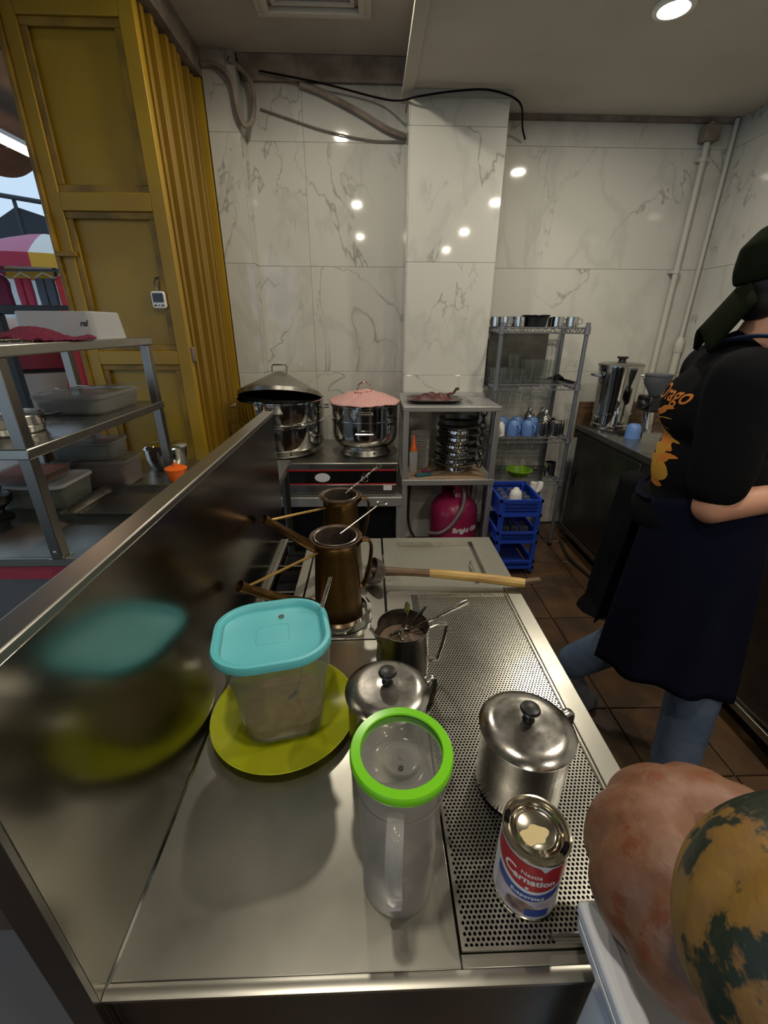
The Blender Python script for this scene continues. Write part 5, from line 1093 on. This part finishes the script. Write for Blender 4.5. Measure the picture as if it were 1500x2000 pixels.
def garment(name, label, x, w, h, m, legs=False):
    t = thing(name, label, 'garment', (x, 5.3, 1.955))
    part('hanger', MB().tube([(-0.002, 0, 0.002), (0.012, 0, 0.038), (0.0, 0, 0.046), (-0.014, 0, 0.032)], 0.004, 6).tube([(-w/2, 0, -0.05), (0, 0, 0.0), (w/2, 0, -0.05)], 0.006, 6), 'white_china', t)
    if legs: 
        g = MB()
        for s in (-1, 1): g.rloft([(w*0.46, 0.05, 0.02, -0.055), (w*0.46, 0.06, 0.02, -h*0.5), (w*0.38, 0.05, 0.02, -h)], (s*w*0.245, 0, 0))
    else: g = MB().rloft([(w*0.7, 0.05, 0.02, -0.03), (w, 0.07, 0.02, -0.10), (w*0.9, 0.06, 0.02, -h*0.5), (w*0.95, 0.07, 0.02, -h)])
    part('cloth', g, m, t); return t
garment('trousers', 'dark red trousers hanging on the street rail', -3.70, 0.17, 0.42, 'umb_red', True)
garment('trousers', 'grey trousers hanging beside the dark red pair', -3.47, 0.20, 0.42, 'grey_cloth', True)
garment('shirt', 'bright red shirt hanging on the street rail', -3.27, 0.16, 0.40, 'red_cloth')
garment('trousers', 'black trousers hanging at the end of the street rail', -3.08, 0.19, 0.45, 'black_matte', True)
garment('shirt', 'maroon shirt hanging on the street rail beside dark red trousers', -3.93, 0.15, 0.36, 'maroon_cloth')
bar = thing('barrier_frame', 'black steel barrier frame outside the shop opening', 'barrier', (-2.2, 2.62, 0))
part('top_bar', MB().box(-3.2, -1.46, 2.60, 2.64, 1.50, 1.545), 'dark_bar', bar, world=True, bevel=0.004)
for x in (-3.15, -2.02): part('post', MB().box(x-0.03, x+0.03, 2.60, 2.64, -0.02, 1.50), 'dark_bar', bar, world=True, bevel=0.004)
dr = thing('stall_drum', 'white and red covered drum standing outside the shop', 'drum', (-2.35, 3.35, -0.02))
part('white_side', MB().lathe([(0, 0), (0.56, 0), (0.58, 0.05), (0.58, 1.19), (0, 1.19)], 48), 'tank_white', dr)
part('red_band', MB().lathe([(0.583, 1.215), (0.590, 1.22), (0.590, 1.40), (0.583, 1.41), (0.55, 1.41), (0.55, 1.40), (0.583, 1.215)], 48), 'tank_red', dr)
part('white_top', MB().lathe([(0.55, 1.412), (0.54, 1.44), (0.3, 1.50), (0, 1.52), (0, 1.41)], 48), 'tank_white', dr)
o = solo('red_drape', MB().grid(lambda u, v: (-0.03 - 0.10*v + (0.13+0.14*v)*u, 0.02*math.sin(9*u)*(0.3+v), 0.58*(1-v)), 24, 16), 'red_cloth', 'bright red cloth draped beside the gate edge outside', 'cloth', (-1.62, 2.572, 0.94), angle=80); o.modifiers.new('s', 'SOLIDIFY').thickness = 0.006

# ================================================================== PUMPKINS ON A WHITE STOOL
sz = 0.905
ws = thing('plastic_stool', 'white plastic stool with raised rim carrying the pumpkins', 'stool', (0.42, 0.02, 0))
sw, sd = 0.43, 0.43
part('seat', MB().rloft([(sw-0.01, sd-0.01, 0.010, sz-0.02), (sw, sd, 0.012, sz-0.012), (sw, sd, 0.012, sz-0.001), (sw-0.004, sd-0.004, 0.010, sz)]), 'white_plastic', ws)
hx, hy = sw/2, sd/2
rim_ = MB().box(-hx, -hx+0.024, -hy+0.024, hy, sz, sz+0.016).box(hx-0.024, hx, -hy+0.024, hy, sz, sz+0.016).box(-hx, hx, -hy, -hy+0.0238, sz, sz+0.016)
part('rim', rim_, 'white_plastic', ws, bevel=0.004)
for sx in (-1, 1):
    for sy in (-1, 1):
        ytop = sy*0.155; lg = MB()
        L = []
        for z, k in ((sz-0.02, 1.0), (0.45, 1.03), (0.0, 1.06)):
            x = sx*(sw/2-0.032)*k; y = ytop if sy > 0 else ytop*k*1.1; w = 0.052-0.006*(1-z)
            L.append([(x+a*w/0.05, y+b*w/0.05, z) for a, b in rrect(0.05, 0.04, 0.006, 2)])
        part('leg', lg.loops(L), 'white_plastic', ws)
part('side_skirt', MB().box(-sw/2+0.012, -sw/2+0.018, -0.19, 0.165, sz-0.08, sz-0.02).box(sw/2-0.018, sw/2-0.012, -0.19, 0.165, sz-0.08, sz-0.02).box(-0.19, 0.19, -sd/2+0.012, -sd/2+0.018, sz-0.08, sz-0.02), 'white_plastic', ws)
def pumpkin(label, loc, r, k, ribs, m, tilt, rz, dent=0.30):
    t = thing('pumpkin', label, 'pumpkin', loc, rz); t.rotation_euler = (tilt[0], tilt[1], rz)
    mb = MB()
    def f(u, v):
        a = 2*PI*u; th = PI*v; s = math.sin(th); rib = 1 - 0.055*abs(math.cos(ribs*a/2))**6 * s**0.6 + 0.012*noise.noise((3*math.cos(a), 3*math.sin(a), 4*v))
        rr = r*rib*s**0.85; z = -r*k*math.cos(th)*(1 - dent*math.exp(-(s/0.32)**2))
        return (rr*math.cos(a), rr*math.sin(a), z)
    part('flesh', mb.grid(f, 120, 40), m, t, angle=80)
    part('stem', MB().tube(spline([(0, 0, r*k*0.66), (0.002, 0, r*k*0.86), (0.008, 0.004, r*k*1.08)], 4), [0.014, 0.012, 0.0105, 0.010, 0.0095, 0.010, 0.0105, 0.011, 0.012], 8), 'stem', t)
    return t
pumpkin('ribbed tan pumpkin on the white stool beside the steel counter', (0.308, 0.214, sz+0.0015+0.076), 0.107, 0.72, 10, 'pumpkin_tan', (0, 0), 0.3)
pumpkin('green and yellow mottled pumpkin resting on top of the tan one', (0.262, 0.106, 1.128), 0.084, 0.98, 9, 'pumpkin_mottled', (0.5, 0.7), 1.0, 0.12)
pumpkin('tan pumpkin on the stool underneath the mottled pumpkin', (0.395, 0.005, sz+0.0015+0.080), 0.112, 0.72, 10, 'pumpkin_tan', (0, 0), 1.3)

# ================================================================== PERSON WALKING PAST
ps = thing('person', 'person in black T-shirt, navy apron, jeans and dark cap walking past', 'person', (0.97, 1.12, 0))
def remeshed(name, mb, m, parent, vox, smooth=6, label=None):
    me = mb.mesh(name); o = link(name, me, m); o.parent = parent
    r = o.modifiers.new('r', 'REMESH'); r.mode = 'VOXEL'; r.voxel_size = vox; r.use_smooth_shade = True
    s = o.modifiers.new('s', 'SMOOTH'); s.factor = 0.5; s.iterations = smooth
    if label: o['label'] = label
    return o
# local frame of the person: +x is where they face, +y their left (away from the camera), origin between the feet
HIP = 0.90; SHZ = 1.335
rsh = (-0.045, -0.175, SHZ); relb = (-0.045, -0.215, 1.045); rwr = (0.185, -0.150, 1.105)
lsh = (-0.045, 0.175, SHZ); lelb = (-0.02, 0.225, 1.05); lwr = (0.20, 0.13, 1.05)
rhip = (-0.01, -0.085, HIP); rkn = (0.085, -0.125, 0.50); rank = (0.10, -0.155, 0.09)
lhip = (-0.01, 0.085, HIP); lkn = (-0.02, 0.075, 0.47); lank = (-0.24, 0.115, 0.20)
hc = (0.035, 0.0, 1.545)
b = MB()
b.ball((-0.01, 0, 0.93), 0.105, 0.155, 0.11); b.ball((-0.015, 0, 1.08), 0.10, 0.14, 0.14); b.ball((-0.03, 0, 1.24), 0.115, 0.165, 0.14)
b.cap((-0.045, -0.13, SHZ), (-0.045, 0.13, SHZ), 0.06, 0.06)
b.cap((-0.035, 0, 1.34), (0.015, 0, 1.47), 0.056, 0.052)
b.ball((hc[0], 0, hc[2]+0.015), 0.098, 0.078, 0.105); b.ball((hc[0]+0.025, 0, hc[2]-0.055), 0.072, 0.060, 0.065); b.ball((hc[0]+0.065, 0, hc[2]-0.098), 0.026, 0.030, 0.022)
b.cap((hc[0]+0.092, 0, hc[2]+0.020), (hc[0]+0.112, 0, hc[2]-0.022), 0.010, 0.016); b.ball((hc[0]+0.100, 0, hc[2]-0.062), 0.012, 0.024, 0.009)
for s in (-1, 1):
    b.ball((hc[0]-0.005, s*0.080, hc[2]-0.008), 0.020, 0.010, 0.032, 12, 8)
    b.ball((hc[0]+0.085, s*0.030, hc[2]+0.034), 0.014, 0.024, 0.008, 12, 8)
for sh, el, wr2 in ((rsh, relb, rwr), (lsh, lelb, lwr)):
    b.cap(sh, el, 0.050, 0.041); b.cap(el, wr2, 0.041, 0.027)
def hand(mb, wrist, d, side):
    d = Vector(d).normalized(); up = Vector((0, 0, 1)); lat = d.cross(up).normalized()*side; nrm = lat.cross(d).normalized()*side
    w = Vector(wrist); P = lambda a, l, n: tuple(w + d*a + lat*l + nrm*n)
    for l in (-0.024, -0.008, 0.008, 0.024): mb.cap(P(0.01, l*0.6, 0), P(0.078, l, 0), 0.016, 0.0125, 10)
    for l, L, rr in ((-0.027, 0.062, 0.0080), (-0.009, 0.074, 0.0086), (0.010, 0.070, 0.0086), (0.028, 0.052, 0.0076)):
        k1 = P(0.080+L*0.48, l*1.08, -0.012); k2 = P(0.080+L*0.72, l*1.1, -0.032); k3 = P(0.080+L*0.76, l*1.1, -0.052)
        mb.cap(P(0.078, l, 0), k1, rr+0.001, rr, 8); mb.cap(k1, k2, rr, rr*0.93, 8); mb.cap(k2, k3, rr*0.93, rr*0.82, 8)
    mb.cap(P(0.022, -0.026, -0.004), P(0.055, -0.050, -0.020), 0.0125, 0.0105, 8); mb.cap(P(0.055, -0.050, -0.020), P(0.088, -0.050, -0.036), 0.0100, 0.0082, 8)
hand(b, rwr, (0.95, 0.15, 0.05), 1); hand(b, lwr, (0.95, -0.2, 0.0), -1)
for h_, k_, a_ in ((rhip, rkn, rank), (lhip, lkn, lank)): b.cap(h_, k_, 0.078, 0.052); b.cap(k_, a_, 0.050, 0.036)
body = remeshed('body', b, 'skin', ps, 0.006, 4)
for s in (-1, 1):
    part('eye', MB().ball((hc[0]+0.086, s*0.031, hc[2]+0.014), 0.012, 0.014, 0.0075, 12, 8), 'eye_white', ps)
    part('pupil', MB().ball((hc[0]+0.095, s*0.031, hc[2]+0.014), 0.005, 0.006, 0.006, 10, 6), 'hair', ps)
    part('brow', MB().cap((hc[0]+0.094, s*0.014, hc[2]+0.040), (hc[0]+0.084, s*0.050, hc[2]+0.040), 0.004, 0.003, 8), 'hair', ps)
part('lips', MB().ball((hc[0]+0.104, 0, hc[2]-0.062), 0.010, 0.022, 0.006, 14, 8), 'lips', ps)
# hair, then a soft cap worn with its brim over the nape
hr = MB(); hr.ball((hc[0]-0.020, 0, hc[2]+0.020), 0.098, 0.088, 0.105); hr.ball((hc[0]-0.055, 0, hc[2]-0.030), 0.050, 0.070, 0.055)
remeshed('hair', hr, 'hair', ps, 0.007, 4)
cp = MB().lathe([(0, -0.004), (0.106, -0.004), (0.112, 0.006), (0.111, 0.035), (0.098, 0.080), (0.060, 0.112), (0, 0.122)], 36)
cp.v = [(a, b_*0.88, c) for a, b_, c in cp.v]
cp.xf(Matrix.Translation((hc[0]-0.014, 0, hc[2]+0.024)) @ Matrix.Rotation(math.radians(-14), 4, 'Y'), 0)
cpo = remeshed('cap', cp, 'cap', ps, 0.007, 6, 'dark soft cap worn backwards')
brim = MB().grid(lambda u, v: ((hc[0]-0.100) - 0.070*v*(1-0.22*(2*u-1)**2), (2*u-1)*0.102*(1-0.15*v), hc[2]+0.016 - 0.115*v - 0.050*(2*u-1)**2), 16, 8)
bo = part('cap_brim', brim, 'cap', ps, angle=80); bo.modifiers.new('s', 'SOLIDIFY').thickness = 0.014
# T-shirt
ts = MB()
ts.ball((-0.03, 0, 1.255), 0.148, 0.195, 0.125); ts.ball((-0.02, 0, 1.10), 0.140, 0.180, 0.16); ts.ball((-0.015, 0, 0.97), 0.150, 0.190, 0.125); ts.ball((-0.04, 0, 0.95), 0.150, 0.185, 0.10)
ts.cap((-0.045, -0.135, SHZ-0.002), (-0.045, 0.135, SHZ-0.002), 0.072, 0.072); ts.cap((-0.04, 0, 1.33), (-0.03, 0, 1.385), 0.082, 0.066)
for sh, el in ((rsh, relb), (lsh, lelb)):
    s_, e_ = Vector(sh), Vector(el); ts.cap(s_, s_.lerp(e_, 0.70), 0.080, 0.070); ts.cap(s_.lerp(e_, 0.5), s_.lerp(e_, 0.78), 0.072, 0.066)
tso = remeshed('t_shirt', ts, 'tshirt', ps, 0.009, 8, 'black T-shirt with an orange print on the back')
# jeans and shoes
jn = MB(); jn.ball((-0.01, 0, 0.90), 0.125, 0.168, 0.12)
for h_, k_, a_ in ((rhip, rkn, rank), (lhip, lkn, lank)):
    A = Vector(a_); K = Vector(k_); jn.cap(h_, k_, 0.098, 0.074); jn.cap(k_, K.lerp(A, 0.94), 0.074, 0.066)
    jn.ball(tuple(K.lerp(A, 0.88)), 0.070, 0.068, 0.045)
remeshed('jeans', jn, 'denim', ps, 0.009, 6, 'faded blue jeans')
def shoe(a, pitch):
    m = MB(); m.cap((0.0, 0, 0.045), (0.14, 0, 0.036), 0.046, 0.038); m.cap((-0.04, 0, 0.046), (0.02, 0, 0.06), 0.042, 0.044); m.box(-0.075, 0.165, -0.040, 0.040, 0.004, 0.022)
    m.xf(Matrix.Translation(a) @ Matrix.Rotation(pitch, 4, 'Y'), 0)
    return remeshed('shoe', m, 'grey_cloth', ps, 0.007, 4)
shoe((0.095, -0.155, 0.0), 0); shoe((-0.275, 0.115, 0.105), math.radians(42))
# apron: wraps the front and both sides from the waist, bib on the chest
def skirt(u, v):
    a = math.radians(-158 + 316*u); z = 1.03 - 0.58*v - 0.03*math.cos(2*a); w = 0.165 + 0.035*v; d = 0.155 + 0.055*v
    n = 0.012*math.sin(9*a + 2*v)*v
    return (-0.012 + (d+n)*math.cos(a) + 0.02*v, (w+0.03+n)*math.sin(a)*1.06, z)
apo = part('apron', MB().grid(skirt, 64, 24), 'apron', ps, angle=80, label='long navy apron wrapped round the waist'); apo.modifiers.new('s', 'SOLIDIFY').thickness = 0.005
bib = part('apron_bib', MB().grid(lambda u, v: (0.140 - 0.035*v - 0.06*(2*u-1)**2, (2*u-1)*(0.14-0.04*v), 1.03+0.30*v), 20, 14), 'apron', ps, angle=80); bib.modifiers.new('s', 'SOLIDIFY').thickness = 0.005
for s in (-1, 1):
    part('neck_strap', MB().tube(spline([(0.108, s*0.10, 1.325), (0.07, s*0.098, 1.395), (0.0, s*0.085, 1.432), (-0.07, s*0.055, 1.425), (-0.105, 0, 1.405)], 6), 0.014, 8, flat=0.35), 'apron_strap', ps)
part('apron_tie', MB().tube(spline([(-0.155, -0.09, 1.005), (-0.172, 0, 0.995), (-0.155, 0.09, 1.005)], 6), 0.012, 8, flat=0.4), 'apron', ps)
# the print: lettering and an emblem laid on the back of the shirt
bpy.context.view_layer.update()
dg = bpy.context.evaluated_depsgraph_get(); ev = tso.evaluated_get(dg); em = ev.to_mesh()
bvh = BVHTree.FromPolygons([v.co.copy() for v in em.vertices], [tuple(p.vertices) for p in em.polygons]); ev.to_mesh_clear()
def on_back(mb, oy, oz, lift=0.0022):
    out = []
    for x, y, z in mb.v:
        h = bvh.ray_cast(Vector((-0.6, oy-x, oz+y)), Vector((1, 0, 0)))
        p = h[0] if h[0] is not None else Vector((-0.15, oy-x, oz+y))
        out.append((p.x-lift-z*0.3, p.y, p.z))
    mb.v = out; return mb
part('print_lettering', on_back(text_mb('El', 0.058, 0.0004, 0.0006, 0.25, 4), 0.062, 1.290), 'print_orange', ps)
part('print_lettering', on_back(text_mb('Drago', 0.058, 0.0004, 0.0006, 0.25, 4), -0.055, 1.290), 'print_orange', ps)
def blob(pts, oy, oz, m, n=10):
    cxp = sum(p[0] for p in pts)/len(pts); cyp = sum(p[1] for p in pts)/len(pts); mb = MB(); N = len(pts); vs = [(cxp, cyp, 0)]
    for k in range(1, 5): vs += [(cxp+(p[0]-cxp)*k/4, cyp+(p[1]-cyp)*k/4, 0) for p in pts]
    fs = [(0, 1+i, 1+(i+1) % N) for i in range(N)]
    for k in range(3): fs += [(1+k*N+i, 1+k*N+(i+1) % N, 1+(k+1)*N+(i+1) % N, 1+(k+1)*N+i) for i in range(N)]
    mb.add(vs, fs); return part('print_emblem', on_back(mb, oy, oz), m, ps, angle=80)
random.seed(11)
for k in range(7):
    a = k*0.8; blob([(0.05*math.cos(t)*(1+0.3*math.sin(3*t+k)) , 0.010*math.sin(t)*(1+0.4*math.sin(2*t+k)) + 0.010*math.cos(t+k)) for t in [2*PI*i/18 for i in range(18)]], random.uniform(-0.075, 0.0), 1.245-0.021*k, ('print_orange', 'print_yellow')[k % 2])
blob([(0.075*math.cos(t), 0.035*math.sin(t)) for t in [2*PI*i/24 for i in range(24)]], -0.03, 1.085, 'print_yellow')
blob([(0.05*math.cos(t), 0.012*math.sin(t)) for t in [2*PI*i/20 for i in range(20)]], -0.03, 1.045, 'print_orange')
ps.rotation_euler = (0, 0, math.radians(-26))

# ================================================================== SMALL FLOOR THINGS
o = solo('white_rag', MB().grid(lambda u, v: (-0.04+0.08*u+0.01*v*math.sin(7*u), 0.008*math.sin(10*u+3*v), -0.11*v*(0.8+0.2*math.sin(5*u))), 16, 14), 'white_china', 'small white rag hanging from the lowest wire rack shelf', 'rag', (1.12, 2.698, 0.492), angle=80); o.modifiers.new('s', 'SOLIDIFY').thickness = 0.004
solo('wood_block', MB().rloft([(0.11, 0.035, 0.006, 0), (0.11, 0.035, 0.006, 0.026)]), 'wood_board', 'short brown wood block on the floor in front of blue trolley', 'block', (0.985, 2.225, 0.0005), 0.15, bevel=0.002)
gcr = thing('grey_crate', 'blue-grey plastic crate on the floor beside the counter', 'crate', (-0.66, 0.26, 0.0005))
part('crate', MB().rloft([(0.34, 0.40, 0.02, 0), (0.38, 0.44, 0.02, 0.26), (0.40, 0.46, 0.025, 0.262), (0.40, 0.46, 0.025, 0.28), (0.37, 0.43, 0.018, 0.28), (0.33, 0.39, 0.02, 0.01)]), 'grey_bin', gcr)
part('lid', MB().rloft([(0.41, 0.47, 0.03, 0.2805), (0.41, 0.47, 0.03, 0.295), (0.38, 0.44, 0.02, 0.302)]), 'grey_cloth', gcr)
